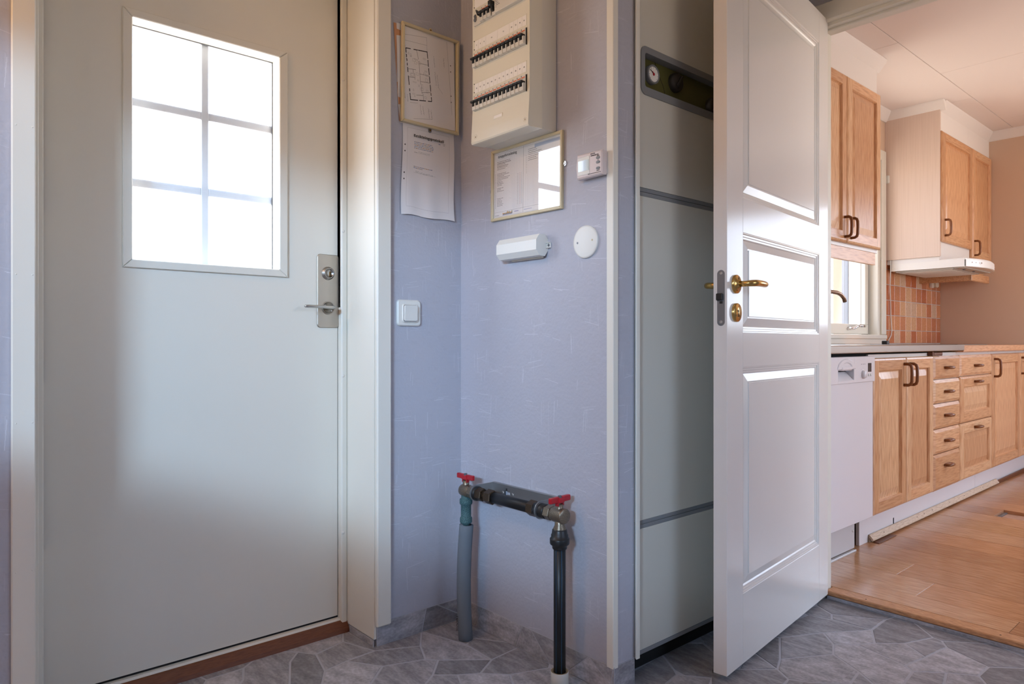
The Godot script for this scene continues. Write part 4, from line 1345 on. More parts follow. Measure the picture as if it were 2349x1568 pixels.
func water_pipes():
	var o := Vector3(-1.545, 0.0, WZ)
	var t := thing("water_pipe_assembly", "water meter pipework with two red-handled valves between a grey and a black pipe", "pipework", o)
	var away := Transform3D(Basis(), -o)
	var zx := -1.343
	var ax := 0.467
	var lx := -1.7585
	var rx := -1.338
	var along := Basis(Vector3(0, 0, 1), -PI / 2)      # local Y to world X
	var g := G.new()
	# bracket: back plate (upper and lower half leave the cross-shaped hole between them) and two ears
	g.x = Transform3D(Basis(), Vector3(0, 0, WZ + 0.010)) 
	g.x = away * g.x
	var hx := -1.634
	g.prism(PackedVector2Array([Vector2(-1.7045, 0.4685), Vector2(hx - 0.012, 0.4685), Vector2(hx - 0.012, 0.476), Vector2(hx - 0.004, 0.476), Vector2(hx - 0.004, 0.4835), Vector2(hx + 0.003, 0.4835), Vector2(hx + 0.003, 0.4735), Vector2(hx + 0.016, 0.4735), Vector2(hx + 0.016, 0.4685), Vector2(-1.4115, 0.4685), Vector2(-1.4115, 0.4935), Vector2(-1.7045, 0.4935)]), -0.0012, 0.0012)
	g.prism(PackedVector2Array([Vector2(-1.7045, 0.4685), Vector2(-1.7045, 0.4425), Vector2(-1.4115, 0.4425), Vector2(-1.4115, 0.4685), Vector2(hx + 0.016, 0.4685), Vector2(hx + 0.016, 0.465), Vector2(hx + 0.003, 0.465), Vector2(hx + 0.003, 0.457), Vector2(hx - 0.004, 0.457), Vector2(hx - 0.004, 0.463), Vector2(hx - 0.012, 0.463), Vector2(hx - 0.012, 0.4685)]), -0.0012, 0.0012)
	g.x = away * Transform3D(Basis(), Vector3())
	g.box(Vector3(-1.7045, 0.4915, WZ), Vector3(-1.4115, 0.4945, WZ + 0.0115), 0.0006)
	for ex in [-1.7045, -1.4115]:
		var ear := PackedVector2Array([Vector2(WZ + 0.006, 0.4425), Vector2(WZ + 0.006, 0.4935)])
		for k in 13:
			var a := PI / 2 - PI * k / 12.0
			ear.append(Vector2(zx + 0.001 + cos(a) * 0.0255, ax + 0.001 + sin(a) * 0.0255))
		g.x = away * Transform3D(Basis(Vector3(0, 0, 1), Vector3(0, 1, 0), Vector3(-1, 0, 0)), Vector3(ex, 0, 0))
		g.prism(ear, -0.0013, 0.0013, 0.0004)
	var br := part("bracket", g, m.steel_dark, t, "bent stainless steel bracket")
	for sx in [-1.652, -1.606]:
		screw_at(br, Vector3(sx, 0.4685, WZ + 0.0115) - o, Basis(), 0.0055, m.steel_dark)
	# horizontal run, from left to right
	var seg := func(called: String, x0: float, x1: float, r: float, mt: Material, n: int, ch: float):
		var q := G.new(n > 8)
		q.x = away * Transform3D(along, Vector3(x0, ax, zx))
		if n == 6:
			q.x = away * Transform3D(Basis(Vector3(0, 0, -1), Vector3(0, 1, 0), Vector3(1, 0, 0)), Vector3(x0, ax, zx))
			q.prism(hex(r, 0.4), 0, x1 - x0, ch)
		else:
			q.lathe([Vector2(0, 0), Vector2(r - ch, 0), Vector2(r, ch), Vector2(r, x1 - x0 - ch), Vector2(r - ch, x1 - x0), Vector2(0, x1 - x0)], n)
		part(called, q, mt, t)
	seg.call("rubber_bush", -1.7135, -1.694, 0.0225, m.black_plastic, 24, 0.002)
	seg.call("union_nut", -1.694, -1.668, 0.0205, m.old_brass, 6, 0.002)
	seg.call("nipple", -1.670, -1.640, 0.0125, m.old_brass, 24, 0.001)
	seg.call("union_nut", -1.648, -1.620, 0.0225, m.old_brass, 6, 0.002)
	seg.call("plastic_pipe", -1.622, -1.452, 0.0165, m.black_pipe, 28, 0.001)
	seg.call("union_nut", -1.456, -1.430, 0.0225, m.old_brass, 6, 0.002)
	seg.call("rubber_bush", -1.4325, -1.388, 0.0205, m.black_plastic, 24, 0.002)
	# left valve
	g = G.new(true)
	g.x = away * Transform3D(along, Vector3(-1.782, ax, zx))
	g.lathe([Vector2(0, 0), Vector2(0.012, 0.0015), Vector2(0.0185, 0.007), Vector2(0.0205, 0.018), Vector2(0.0205, 0.036), Vector2(0.0175, 0.046), Vector2(0.016, 0.05), Vector2(0.016, 0.07), Vector2(0, 0.07)], 28)
	g.x = away * Transform3D(Basis(), Vector3(lx, ax, zx))
	g.lathe([Vector2(0, 0.0), Vector2(0.011, 0.0), Vector2(0.0105, 0.032), Vector2(0, 0.032)], 20)
	var va := part("valve_body", g, m.old_nickel, t)
	g = G.new()
	g.x = away * Transform3D(Basis(Vector3(0, 0, -1), Vector3(0, 1, 0), Vector3(1, 0, 0)), Vector3(-1.733, ax, zx))
	g.prism(hex(0.0205, 0.1), 0, 0.02, 0.0015)
	part("hex_collar", g, m.old_nickel, va)
	_valve_handle(va, away, Vector3(lx - 0.002, 0.0, zx), 0.0)
	g = G.new(true)
	g.x = away * Transform3D(Basis(), Vector3(lx, 0, zx))
	g.lathe([Vector2(0, 0.345), Vector2(0.0115, 0.345), Vector2(0.0115, 0.362), Vector2(0.0185, 0.365), Vector2(0.0195, 0.368), Vector2(0.0195, 0.379), Vector2(0.0185, 0.382), Vector2(0.0165, 0.383), Vector2(0.0165, 0.422), Vector2(0.0195, 0.424), Vector2(0.0205, 0.427), Vector2(0.0205, 0.438), Vector2(0.0195, 0.441), Vector2(0.0155, 0.442), Vector2(0.0155, 0.463), Vector2(0, 0.463)], 26)
	part("copper_fitting", g, m.patina, t, "green-patinated copper fitting")
	g = G.new(true)
	var bow := []
	for k in 13:
		var v := k / 12.0
		bow.append(Vector3(lx + 0.012 * (1.0 - v) - 0.012 * sin(v * PI) + 0.002, 0.358 * v, zx + 0.012 * (1.0 - v)))
	g.x = away
	g.tube(bow, 0.0225, 28)
	var foam := part("foam_sleeve", g, m.foam_grey, t, "grey foam pipe insulation")
	g = G.new(true)
	g.x = away * Transform3D(Basis(), Vector3(lx + 0.002, 0.3582, zx))
	g.lathe([Vector2(0.0118, 0), Vector2(0.0165, 0.0002)], 20)
	part("sleeve_mouth", g, m.black_gap, foam)
	letters("print", "Tubolit", 0.012, m.ink, foam, Vector3(lx - 0.001, 0.052, zx + 0.0115 + 0.0208) - o, Basis(Vector3(0, 1, 0), 0.35) * Basis(Vector3(0, 0, 1), -PI / 2))
	# right valve
	g = G.new(true)
	g.x = away * Transform3D(along, Vector3(-1.39, ax, zx))
	g.lathe([Vector2(0, 0), Vector2(0.0155, 0), Vector2(0.0155, 0.022), Vector2(0.0175, 0.026), Vector2(0.0205, 0.034), Vector2(0.0205, 0.062), Vector2(0.021, 0.064), Vector2(0.021, 0.071), Vector2(0.0195, 0.073), Vector2(0.006, 0.0735), Vector2(0, 0.0735)], 30)
	g.x = away * Transform3D(Basis(), Vector3(rx, ax, zx))
	g.lathe([Vector2(0, 0), Vector2(0.0105, 0.0), Vector2(0.010, 0.030), Vector2(0, 0.030)], 20)
	g.lathe([Vector2(0, -0.042), Vector2(0.0185, -0.042), Vector2(0.0185, -0.037), Vector2(0.0135, -0.026), Vector2(0.0135, 0.0), Vector2(0, 0.0)], 24)
	va = part("valve_body", g, m.old_nickel, t)
	g = G.new()
	g.x = away * Transform3D(Basis(Vector3(0, 0, -1), Vector3(0, 1, 0), Vector3(1, 0, 0)), Vector3(-1.387, ax, zx))
	g.prism(hex(0.0205, 0.25), 0, 0.02, 0.0015)
	part("hex_collar", g, m.old_nickel, va)
	_valve_handle(va, away, Vector3(rx, 0.0, zx), PI / 2 + 0.06)
	g = G.new(true)
	g.x = away * Transform3D(Basis(), Vector3(rx, 0, zx))
	g.lathe([Vector2(0, 0.376), Vector2(0.0195, 0.376), Vector2(0.0205, 0.379), Vector2(0.0205, 0.385), Vector2(0.0255, 0.388), Vector2(0.027, 0.391), Vector2(0.027, 0.403), Vector2(0.0262, 0.405), Vector2(0.0235, 0.4055), Vector2(0.0235, 0.415), Vector2(0.0215, 0.417), Vector2(0.0205, 0.427), Vector2(0.019, 0.43), Vector2(0, 0.43)], 30)
	part("compression_coupling", g, m.black_plastic, t)
	g = G.new(true)
	g.x = away * Transform3D(Basis(), Vector3(rx, 0, zx))
	g.lathe([Vector2(0, 0.002), Vector2(0.0165, 0.002), Vector2(0.0165, 0.378), Vector2(0, 0.378)], 30)
	var pp := part("plastic_pipe", g, m.black_pipe, t)
	for a in [0.62, 1.55, 3.1]:
		var d := Vector3(cos(a - 0.15), 0, sin(a - 0.15))
		g = G.new()
		g.x = away * Transform3D(Basis(Vector3(-d.z, 0, d.x), Vector3.UP, d), Vector3(rx, 0, zx) + d * 0.0163)
		g.box(Vector3(-0.0007, 0.03, -0.001), Vector3(0.0007, 0.376, 0.0004))
		part("blue_stripe", g, m.blue_stripe, pp)
	g = G.new(true)
	g.x = away * Transform3D(Basis(), Vector3(rx, 0, zx))
	g.lathe([Vector2(0.0, 0.0), Vector2(0.0245, 0.0), Vector2(0.0245, 0.041), Vector2(0.0238, 0.0425)], 32)
	var fs := part("floor_sleeve", g, m.sleeve_white, t, "white plastic sleeve in the floor")
	g = G.new(true)
	g.x = away * Transform3D(Basis(), Vector3(rx, 0, zx))
	g.lathe([Vector2(0.0238, 0.0425), Vector2(0.0178, 0.0412), Vector2(0.0165, 0.039)], 32)
	part("rim", g, m.sleeve_rim, fs)

func _valve_handle(va: Node, away: Transform3D, at: Vector3, turn: float):
	var g := G.new()
	g.x = away * Transform3D(Basis(Vector3.UP, turn), at + Vector3(0, 0.511, 0))
	for s in [-1.0, 1.0]:
		g.box(Vector3(s * 0.006, -0.008, -0.0058), Vector3(s * 0.0405, 0.0075, 0.0058), 0.0018)
	g.box(Vector3(-0.012, -0.01, -0.010), Vector3(0.012, 0.0045, 0.010), 0.003)
	for s in [-1.0, 1.0]:
		g.box(Vector3(s * 0.008, -0.018, -0.006), Vector3(s * 0.0125, -0.006, 0.006), 0.001)
	var h := part("handle", g, m.red_handle, va, "red butterfly handle")
	g = G.new()
	g.x = away * Transform3D(Basis(Vector3.RIGHT, -PI / 2), at + Vector3(0, 0.5155, 0))
	g.prism(hex(0.0052), 0, 0.006, 0.0008)
	g.prism(disc(0.0068, 16), 0, 0.0012)
	part("nut", g, m.zinc, h)

func boiler():
	var t := thing("boiler", "tall white boiler cabinet with a recessed green control panel half behind the open door", "boiler", Vector3(-1.215, 0, -1.512), FX)
	var g := G.new()
	g.box(Vector3(0, 0.075, -0.655), Vector3(0.6, 2.12, -0.034), 0.003)
	g.box(Vector3(0.0, 0.075, -0.034), Vector3(0.6, 1.6, -0.018))
	part("body", g, m.boiler_white, t)
	for s in [[0.082, 0.4195], [0.4425, 1.3475]]:
		g = G.new()
		g.box(Vector3(0.001, s[0], -0.018), Vector3(0.599, s[1], 0.0), 0.0012)
		part("front_panel", g, m.boiler_white, t)
	# upper panel, with the opening for the controls
	g = G.new()
	var cx0 := 0.026
	var cx1 := 0.53
	var cy0 := 1.632
	var cy1 := 1.768
	g.box(Vector3(0.001, 1.3715, -0.018), Vector3(0.599, cy0 + 0.01, 0), 0.0)
	g.box(Vector3(0.001, cy1 - 0.01, -0.018), Vector3(0.599, 2.12, 0), 0.0)
	g.box(Vector3(0.001, cy0 + 0.01, -0.018), Vector3(cx0 + 0.012, cy1 - 0.01, 0), 0.0)
	g.box(Vector3(cx1 - 0.012, cy0 + 0.01, -0.018), Vector3(0.599, cy1 - 0.01, 0), 0.0)
	part("front_panel", g, m.boiler_white, t)
	for y in [1.3475, 0.4195]:
		g = G.new()
		g.box(Vector3(0.001, y, -0.014), Vector3(0.599, y + 0.0115, -0.0006), 0.0008)
		g.box(Vector3(0.001, y + 0.0125, -0.014), Vector3(0.599, y + 0.0235, -0.0006), 0.0008)
		part("grey_strip", g, m.boiler_grey, t)
	g = G.new()
	g.box(Vector3(0.001, 0.069, -0.02), Vector3(0.599, 0.0815, -0.0008), 0.0008)
	part("bottom_rail", g, m.boiler_grey, t)
	g = G.new()
	g.box(Vector3(0.02, 0.0, -0.62), Vector3(0.58, 0.08, -0.052))
	part("base", g, m.near_black, t)
	# controls
	g = G.new()
	var n := 6
	var outer := rr(cx0, cy0, cx1, cy1, 0.02, n)
	var inner := rr(cx0 + 0.0145, cy0 + 0.0215, cx1 - 0.0145, cy1 - 0.0195, 0.008, n)
	for i in outer.size():
		var j := (i + 1) % outer.size()
		var a := Vector3(outer[i].x, outer[i].y, 0.003)
		var b := Vector3(outer[j].x, outer[j].y, 0.003)
		var c := Vector3(inner[j].x, inner[j].y, 0.0045)
		var d := Vector3(inner[i].x, inner[i].y, 0.0045)
		g.quad(a, b, c, d, Vector3(0, 0, 1))
		var mid := Vector3((cx0 + cx1) / 2, (cy0 + cy1) / 2, 0.003)
		g.quad(a, b, b - Vector3(0, 0, 0.004), a - Vector3(0, 0, 0.004), a - mid)
		g.quad(c, d, d - Vector3(0, 0, 0.03), c - Vector3(0, 0, 0.03), mid - c)
	var bz := part("control_panel", g, m.boiler_grey, t, "grey rounded bezel of the controls")
	g = G.new()
	g.box(Vector3(cx0 + 0.008, cy0 + 0.012, -0.03), Vector3(cx1 - 0.008, cy1 - 0.012, -0.022))
	part("face_plate", g, m.boiler_panel, bz)
	g = G.new(true)
	g.tube([Vector3(0.118, 1.75, -0.0215), Vector3(0.138, 1.716, -0.0215), Vector3(0.158, 1.69, -0.0215), Vector3(0.166, 1.672, -0.0215), Vector3(0.158, 1.655, -0.0215)], 0.0007, 6)
	part("printed_line", g, m.black_plastic, bz)
	g = G.new(true)
	g.x = Transform3D(Basis(Vector3.RIGHT, PI / 2), Vector3(0.098, 1.706, -0.022))
	g.lathe([Vector2(0.0275, 0), Vector2(0.0275, 0.012), Vector2(0.0255, 0.014), Vector2(0.0225, 0.0135), Vector2(0.022, 0.0115), Vector2(0, 0.0115)], 32)
	var ga := part("gauge", g, m.boiler_grey, bz)
	g = G.new()
	g.x = Transform3D(Basis(), Vector3(0.098, 1.706, -0.0108))
	g.prism(disc(0.0215, 32), 0, 0.0006)
	part("dial", g, m.gauge_white, ga)
	g = G.new()
	g.x = Transform3D(Basis(Vector3(0, 0, 1), 2.55), Vector3(0.098, 1.706, -0.0098))
	g.box(Vector3(-0.004, -0.0008, 0), Vector3(0.0185, 0.0008, 0.001))
	part("needle", g, m.black_plastic, ga)
	g = G.new()
	g.x = Transform3D(Basis(Vector3(0, 0, 1), 2.3), Vector3(0.098, 1.706, -0.0102))
	g.prism(disc(0.0042), 0.0006, 0.0016)
	g.box(Vector3(-0.001, -0.0016, 0), Vector3(0.009, 0.0016, 0.0014))
	part("set_hand", g, m.red_handle, ga)
	g = G.new()
	for k in 9:
		var a := -0.7 + k * 0.57
		g.x = Transform3D(Basis(Vector3(0, 0, 1), a), Vector3(0.098, 1.706, -0.0102))
		g.box(Vector3(0.0165, -0.0003, 0), Vector3(0.0205, 0.0003, 0.0004))
	part("tick", g, m.ink_grey, ga)
	for kx in [[0.212, 1.711], [0.405, 1.683]]:
		g = G.new(true)
		g.x = Transform3D(Basis(Vector3.RIGHT, PI / 2), Vector3(kx[0], kx[1], -0.022))
		g.lathe([Vector2(0.0285, 0), Vector2(0.0285, 0.008), Vector2(0.0255, 0.016), Vector2(0.021, 0.018), Vector2(0, 0.019)], 20)
		var kn := part("knob", g, m.boiler_knob, bz)
		g = G.new()
		g.x = Transform3D(Basis(Vector3(0, 0, 1), 0.9), Vector3(kx[0], kx[1], -0.004))
		g.box(Vector3(-0.0235, -0.004, 0), Vector3(0.0235, 0.004, 0.006), 0.002)
		part("grip", g, m.boiler_knob, kn)


# ---------------------------------------------------------------- the kitchen
func kitchen_shell():
	var g := G.new()
	g.box(Vector3(-2.2, 0, -4.0), Vector3(WX, 2.5, -2.585))
	g.box(Vector3(-2.2, 0, -6.32), Vector3(WX, 2.5, -4.955))
	g.box(Vector3(-2.2, 0, -4.955), Vector3(WX, 0.975, -4.0))
	g.box(Vector3(-2.2, 2.17, -4.955), Vector3(WX, 2.5, -4.0))
	var wl := structure("wall_window", g, m.kitchen_wall, "salmon kitchen wall with the sink window and tiled splashback", "wall")
	# square tiles between the window and the far corner
	var xs := [-5.03, -5.083, -5.181, -5.283, -5.388, -5.492, -5.596, -5.700, -5.804, -5.910, -6.015, -6.111]
	var ys := [0.93, 1.0205, 1.1235, 1.2275, 1.3335, 1.4385, 1.542]
	g = G.new()
	g.box(Vector3(WX, 0.925, -6.112), Vector3(WX + 0.004, 1.545, -5.025))
	part("grout", g, m.grout, wl)
	var picks := [0, 4, 5, 0, 3, 1, 0, 4, 6, 3, 0, 4, 4, 2, 5, 0, 3, 5, 6, 1, 6, 4, 3, 0, 6, 4, 2, 1, 0, 3, 1, 4, 6, 3, 3, 4, 2, 5, 5, 2, 2, 0, 5, 1, 3, 1, 1, 4, 2, 2, 4, 1, 1, 0, 6, 6, 0, 5, 0, 2, 3, 1, 4, 0, 6, 3]
	for r in 6:
		for c in 11:
			g = G.new()
			g.x = Transform3D(FX, Vector3(WX + 0.003, 0, 0))
			g.prism(rr(-xs[c] + 0.0012, ys[r] + 0.0022, -xs[c + 1] - 0.0012, ys[r + 1] - 0.0022, 0.002, 2), 0, 0.0055, 0.0018)
			part("tile", g, m["tile_glaze_%d" % picks[((5 - r) * 11 + c) % picks.size()]], wl)
	g = G.new()
	g.box(Vector3(-2.2, 0, -6.32), Vector3(-0.76, 2.5, -6.113))
	g.box(Vector3(0.66, 0, -6.32), Vector3(2.4, 2.5, -6.113))
	g.box(Vector3(-0.76, 0, -6.32), Vector3(0.66, 1.04, -6.113))
	g.box(Vector3(-0.76, 2.12, -6.32), Vector3(0.66, 2.5, -6.113))
	structure("wall_end", g, m.kitchen_wall, "salmon end wall of the kitchen", "wall")
	g = G.new()
	g.box(Vector3(2.2, 0, -3.25), Vector3(2.4, 2.5, -2.52))
	g.box(Vector3(2.2, 0, -6.32), Vector3(2.4, 2.5, -5.65))
	g.box(Vector3(2.2, 0, -5.65), Vector3(2.4, 0.3, -3.25))
	g.box(Vector3(2.2, 2.15, -5.65), Vector3(2.4, 2.5, -3.25))
	structure("wall_garden", g, m.kitchen_wall, "kitchen wall with the unseen garden window, outside the picture", "wall")
	g = G.new()
	g.box(Vector3(1.7, 0, -2.6), Vector3(2.4, 2.5, -2.52))
	structure("wall_return", g, m.kitchen_wall, "short kitchen wall beside the hall, outside the picture", "wall")
	# ceiling boards with fine joints
	g = G.new()
	g.box(Vector3(-2.2, 2.505, -6.32), Vector3(2.4, 2.6, -2.52))
	var ce := structure("ceiling", g, m.ceiling_white, "pale boarded kitchen ceiling with fine joints", "ceiling")
	var cols := [-1.995, -1.393, -0.791, -0.189, 0.413, 1.015, 1.617, 2.2]
	for c in 7:
		var z := -2.56 + (-0.1 if c % 2 == 0 else 0.5)
		while z > -6.2:
			var z1 := maxf(z - 1.235, -6.2)
			g = G.new()
			g.box(Vector3(cols[c] + 0.0012, 2.5, z1 + 0.0008), Vector3(cols[c + 1] - 0.0012, 2.506, minf(z, -2.52) - 0.0008), 0.0018)
			part("panel", g, m.ceiling_white, ce)
			z -= 1.235
	# floor: raised parquet boards, one board missing
	g = G.new()
	g.box(Vector3(-1.88, -0.06, -6.12), Vector3(2.2, 0.012, -2.56))
	var fl := structure("floor", g, m.sub_floor, "brown parquet kitchen floor with one board missing", "floor")
	var zs := [-2.598, -2.7265, -2.921, -3.113, -3.312, -3.51, -3.712, -3.905, -4.104, -4.288, -4.479, -4.675, -4.87, -5.065, -5.26, -5.455, -5.65, -5.845, -6.04, -6.112]
	rng.seed = 77
	for r in zs.size() - 1:
		var butts := [-1.88]
		if r == 1: butts.append(-0.916)
		elif r == 2: butts.append(-1.05)
		elif r == 9: butts.append(-1.069); butts.append(-0.45)
		var x: float = butts[-1] + (rng.randf_range(1.2, 2.0) if butts.size() > 1 else rng.randf_range(1.0, 2.2))
		while x < 2.0:
			butts.append(x)
			x += rng.randf_range(1.2, 2.1)
		butts.append(2.2)
		for k in butts.size() - 1:
			if r == 9 and k == 1: continue
			var gap := 0.0005
			var g0: float = 0.0022 if r in [6, 8, 9] else gap
			var g1: float = 0.0022 if r in [5, 7, 8] else gap
			# a parquet board shows two strips side by side
			var zmid: float = (zs[r] + zs[r + 1]) / 2.0
			g = G.new()
			g.box(Vector3(butts[k] + gap, 0.011, zs[r + 1] + g1), Vector3(butts[k + 1] - gap, KF, zs[r] - g0), 0.0009)
			part("plank", g, m["floor_wood_%d" % ((r * 2 + k * 3 + r / 3) % 6)], fl)
	g = G.new()
	g.box(Vector3(-1.155, 0.013, -2.597), Vector3(-0.27, KF, -2.537), 0.003)
	var nose := part("edge_strip", g, m.floor_nosing, fl, "worn light edge strip of the floor")
	for q in [[-1.02, -2.557], [-0.62, -2.559]]:
		g = G.new(true)
		g.x = Transform3D(Basis(), Vector3(q[0], KF - 0.0002, q[1]))
		g.lathe([Vector2(0.003, 0), Vector2(0.0028, 0.0004), Vector2(0, 0.0005)], 10)
		part("screw_hole", g, m.black_gap, nose)
	g = G.new()
	g.box(Vector3(-1.0685, 0.0122, -4.4765), Vector3(-1.052, 0.0185, -4.2905), 0.001)
	part("batten_end", g, m.zinc, fl, "grey batten end in the gap of the missing board")
	# ceiling cornices
	var prof := PackedVector2Array([Vector2(0, 2.438), Vector2(0.008, 2.438), Vector2(0.014, 2.444), Vector2(0.0505, 2.490), Vector2(0.054, 2.4995), Vector2(0, 2.4995)])
	g = G.new()
	g.x = Transform3D(Basis(), Vector3(-1.5685, 0, 0))
	g.prism(prof, -4.085, -2.9)
	structure("trim_6", g, m.kitchen_white, "pale cornice ending free above the left wall cupboard", "cornice")
	g = G.new()
	g.x = Transform3D(Basis(), Vector3(-1.5685, 0, 0))
	g.prism(prof, -6.112, -5.04)
	g.x = Transform3D(Basis(Vector3(0, 0, 1), Vector3(0, 1, 0), Vector3(-1, 0, 0)), Vector3(0, 0, -5.051))
	g.prism(prof, 1.5685 - 0.05, -WX)
	structure("trim_7", g, m.kitchen_white, "pale cornice round the extractor cupboard", "cornice")
	g = G.new()
	g.x = Transform3D(Basis(Vector3(0, 0, 1), Vector3(0, 1, 0), Vector3(-1, 0, 0)), Vector3(0, 0, -6.113))
	g.prism(prof, -2.2, 1.57)
	structure("trim_8", g, m.kitchen_white, "pale cornice along the kitchen end wall", "cornice")
	g = G.new()
	g.x = Transform3D(Basis(), Vector3(WX, 0, 0))
	g.prism(prof, -5.05, -4.0)
	structure("trim_9", g, m.kitchen_white, "short cornice over the sink window", "cornice")
	# sink window
	var t := thing("window_1", "white kitchen window behind the sink with a chrome latch", "window", Vector3(-1.885, 0.0, 0.0), FX, "", "structure")
	g = G.new()
	g.box(Vector3(4.955, 0.99, -0.002), Vector3(5.026, 2.235, 0.014), 0.003)
	part("casing", g, m.window_paint, t)
	g = G.new()
	g.box(Vector3(4.0, 2.165, -0.002), Vector3(4.955, 2.235, 0.014), 0.003)
	part("casing", g, m.window_paint, t)
	g = G.new()
	g.box(Vector3(4.918, 0.985, -0.19), Vector3(4.955, 2.17, 0.0), 0.002)
	part("jamb", g, m.window_paint, t)
	g = G.new()
	g.box(Vector3(4.0, 0.96, -0.19), Vector3(5.02, 0.988, 0.022), 0.004)
	part("sill", g, m.window_paint, t)
	g = G.new()
	g.box(Vector3(4.0, 0.985, -0.19), Vector3(4.04, 2.17, 0.0), 0.002)
	part("jamb", g, m.window_paint, t)
	for b in [[4.045, 0.992, 4.90, 1.058], [4.045, 2.10, 4.90, 2.165], [4.045, 1.058, 4.10, 2.10], [4.852, 1.058, 4.90, 2.10]]:
		g = G.new()
		g.box(Vector3(b[0], b[1], -0.105), Vector3(b[2], b[3], -0.055), 0.003)
		part("sash_rail", g, m.window_paint, t)
	g = G.new()
	g.box(Vector3(4.10, 1.058, -0.086), Vector3(4.852, 2.10, -0.08))
	part("pane", g, m.glass, t)
	g = G.new()
	g.box(Vector3(4.899, 0.99, -0.10), Vector3(4.905, 2.165, -0.06))
	part("dark_sash_gap", g, m.black_gap, t)  # black strip stands in for the shaded gap beside the sash
	g = G.new()
	g.box(Vector3(4.78, 1.058, -0.16), Vector3(4.787, 2.10, -0.135), 0.001)
	g.box(Vector3(4.735, 1.058, -0.16), Vector3(4.739, 2.10, -0.14), 0.001)
	part("outer_mullion", g, m.zinc, t)
	g = G.new(true)
	g.tube([Vector3(4.58, 1.027, -0.054), Vector3(4.58, 1.027, -0.028), Vector3(4.595, 1.03, -0.020), Vector3(4.645, 1.045, -0.014), Vector3(4.66, 1.046, -0.013)], [0.011, 0.009, 0.0085, 0.007, 0.007], 12)
	g.tube([Vector3(4.655, 1.046, -0.013), Vector3(4.735, 1.044, -0.012), Vector3(4.74, 1.044, -0.012)], [0.0105, 0.009, 0.004], 12)
	part("latch_handle", g, m.chrome, t)
	g = G.new()
	g.box(Vector3(2.62, 0.926, 0.0), Vector3(5.03, 0.985, 0.012), 0.002)
	part("apron", g, m.window_paint, t)
	# two kitchen windows out of view: end one reflected, garden one placed to light cabinets
	t = thing("window_3", "kitchen end window, outside the picture", "window", Vector3(-0.05, 1.04, -6.2), Basis(), "", "structure")
	for b in [[-0.71, 0.0, -0.65, 1.08], [0.65, 0.0, 0.71, 1.08], [-0.65, 0.0, 0.65, 0.06], [-0.65, 1.02, 0.65, 1.08], [-0.03, 0.06, 0.03, 1.02]]:
		g = G.new()
		g.box(Vector3(b[0], b[1], 0.0), Vector3(b[2], b[3], 0.07), 0.004)
		part("window_frame", g, m.window_paint, t)
	g = G.new()
	g.box(Vector3(-0.65, 0.06, 0.03), Vector3(0.65, 1.02, 0.036))
	part("pane", g, m.glass, t)
	t = thing("window_4", "unseen large garden window of the kitchen, placed to light the cabinet fronts", "window", Vector3(2.3, 0.3, -4.45), FX, "", "structure")
	for b in [[-1.2, 0.0, -1.13, 1.85], [1.13, 0.0, 1.2, 1.85], [-1.13, 0.0, 1.13, 0.07], [-1.13, 1.78, 1.13, 1.85], [-0.035, 0.07, 0.035, 1.78]]:
		g = G.new()
		g.box(Vector3(b[0], b[1], -0.03), Vector3(b[2], b[3], 0.04), 0.004)
		part("window_frame", g, m.window_paint, t)
	g = G.new()
	g.box(Vector3(-1.13, 0.07, 0.0), Vector3(1.13, 1.78, 0.006))
	part("pane", g, m.glass, t)

var tone := 0
func d_handle(p: Node, x: float, y0: float, y1: float, base := 0.0):      # D-shaped wooden pull
	var g := G.new(true)
	var d := 0.034
	g.tube([Vector3(x, y0, base), Vector3(x, y0 + 0.0005, base + d * 0.6), Vector3(x, y0 + 0.006, base + d * 0.88), Vector3(x, y0 + 0.018, base + d), Vector3(x, (y0 + y1) / 2, base + d + 0.001), Vector3(x, y1 - 0.018, base + d), Vector3(x, y1 - 0.006, base + d * 0.88), Vector3(x, y1 - 0.0005, base + d * 0.6), Vector3(x, y1, base)], 0.0072, 12)
	part("handle", g, m.handle_wood, p)

func cab_door(t: Node, x0: float, y0: float, x1: float, y1: float, hx: float, hy0: float, hy1: float, called := "door"):
	tone += 1
	var g := G.new()
	var s := 0.056
	g.rings(x0, y0, x1, y1, [[0.0, -0.021], [0.0, -0.008], [0.004, -0.003], [0.011, 0.0], [s, 0.0], [s + 0.0035, -0.0065]], false)
	var d := part(called, g, m["oak_upright_%d" % (tone % 4)], t)
	g = G.new()
	g.box(Vector3(x0 + s, y0 + 0.002, -0.0004), Vector3(x0 + s + 0.0004, y1 - 0.002, 0.0002))
	g = G.new()
	var q := s + 0.0035
	g.rings(x0, y0, x1, y1, [[q, -0.0065], [q + 0.002, -0.0125], [q + 0.006, -0.0125], [q + 0.036, -0.004], [q + 0.0365, -0.004]])
	part("raised_panel", g, m["oak_upright_%d" % ((tone + 1) % 4)], d)
	for r in [[y0 + 0.011, y0 + s - 0.0012], [y1 - s + 0.0012, y1 - 0.011]]:      # rails with level grain, a hair proud of the stiles
		g = G.new()
		g.box(Vector3(x0 + s + 0.0006, r[0], -0.006), Vector3(x1 - s - 0.0006, r[1], 0.0004), 0.0004)
		part("rail", g, m["oak_level_%d" % ((tone + 2) % 4)], d)
	if hy1 > hy0: d_handle(d, hx, hy0, hy1)

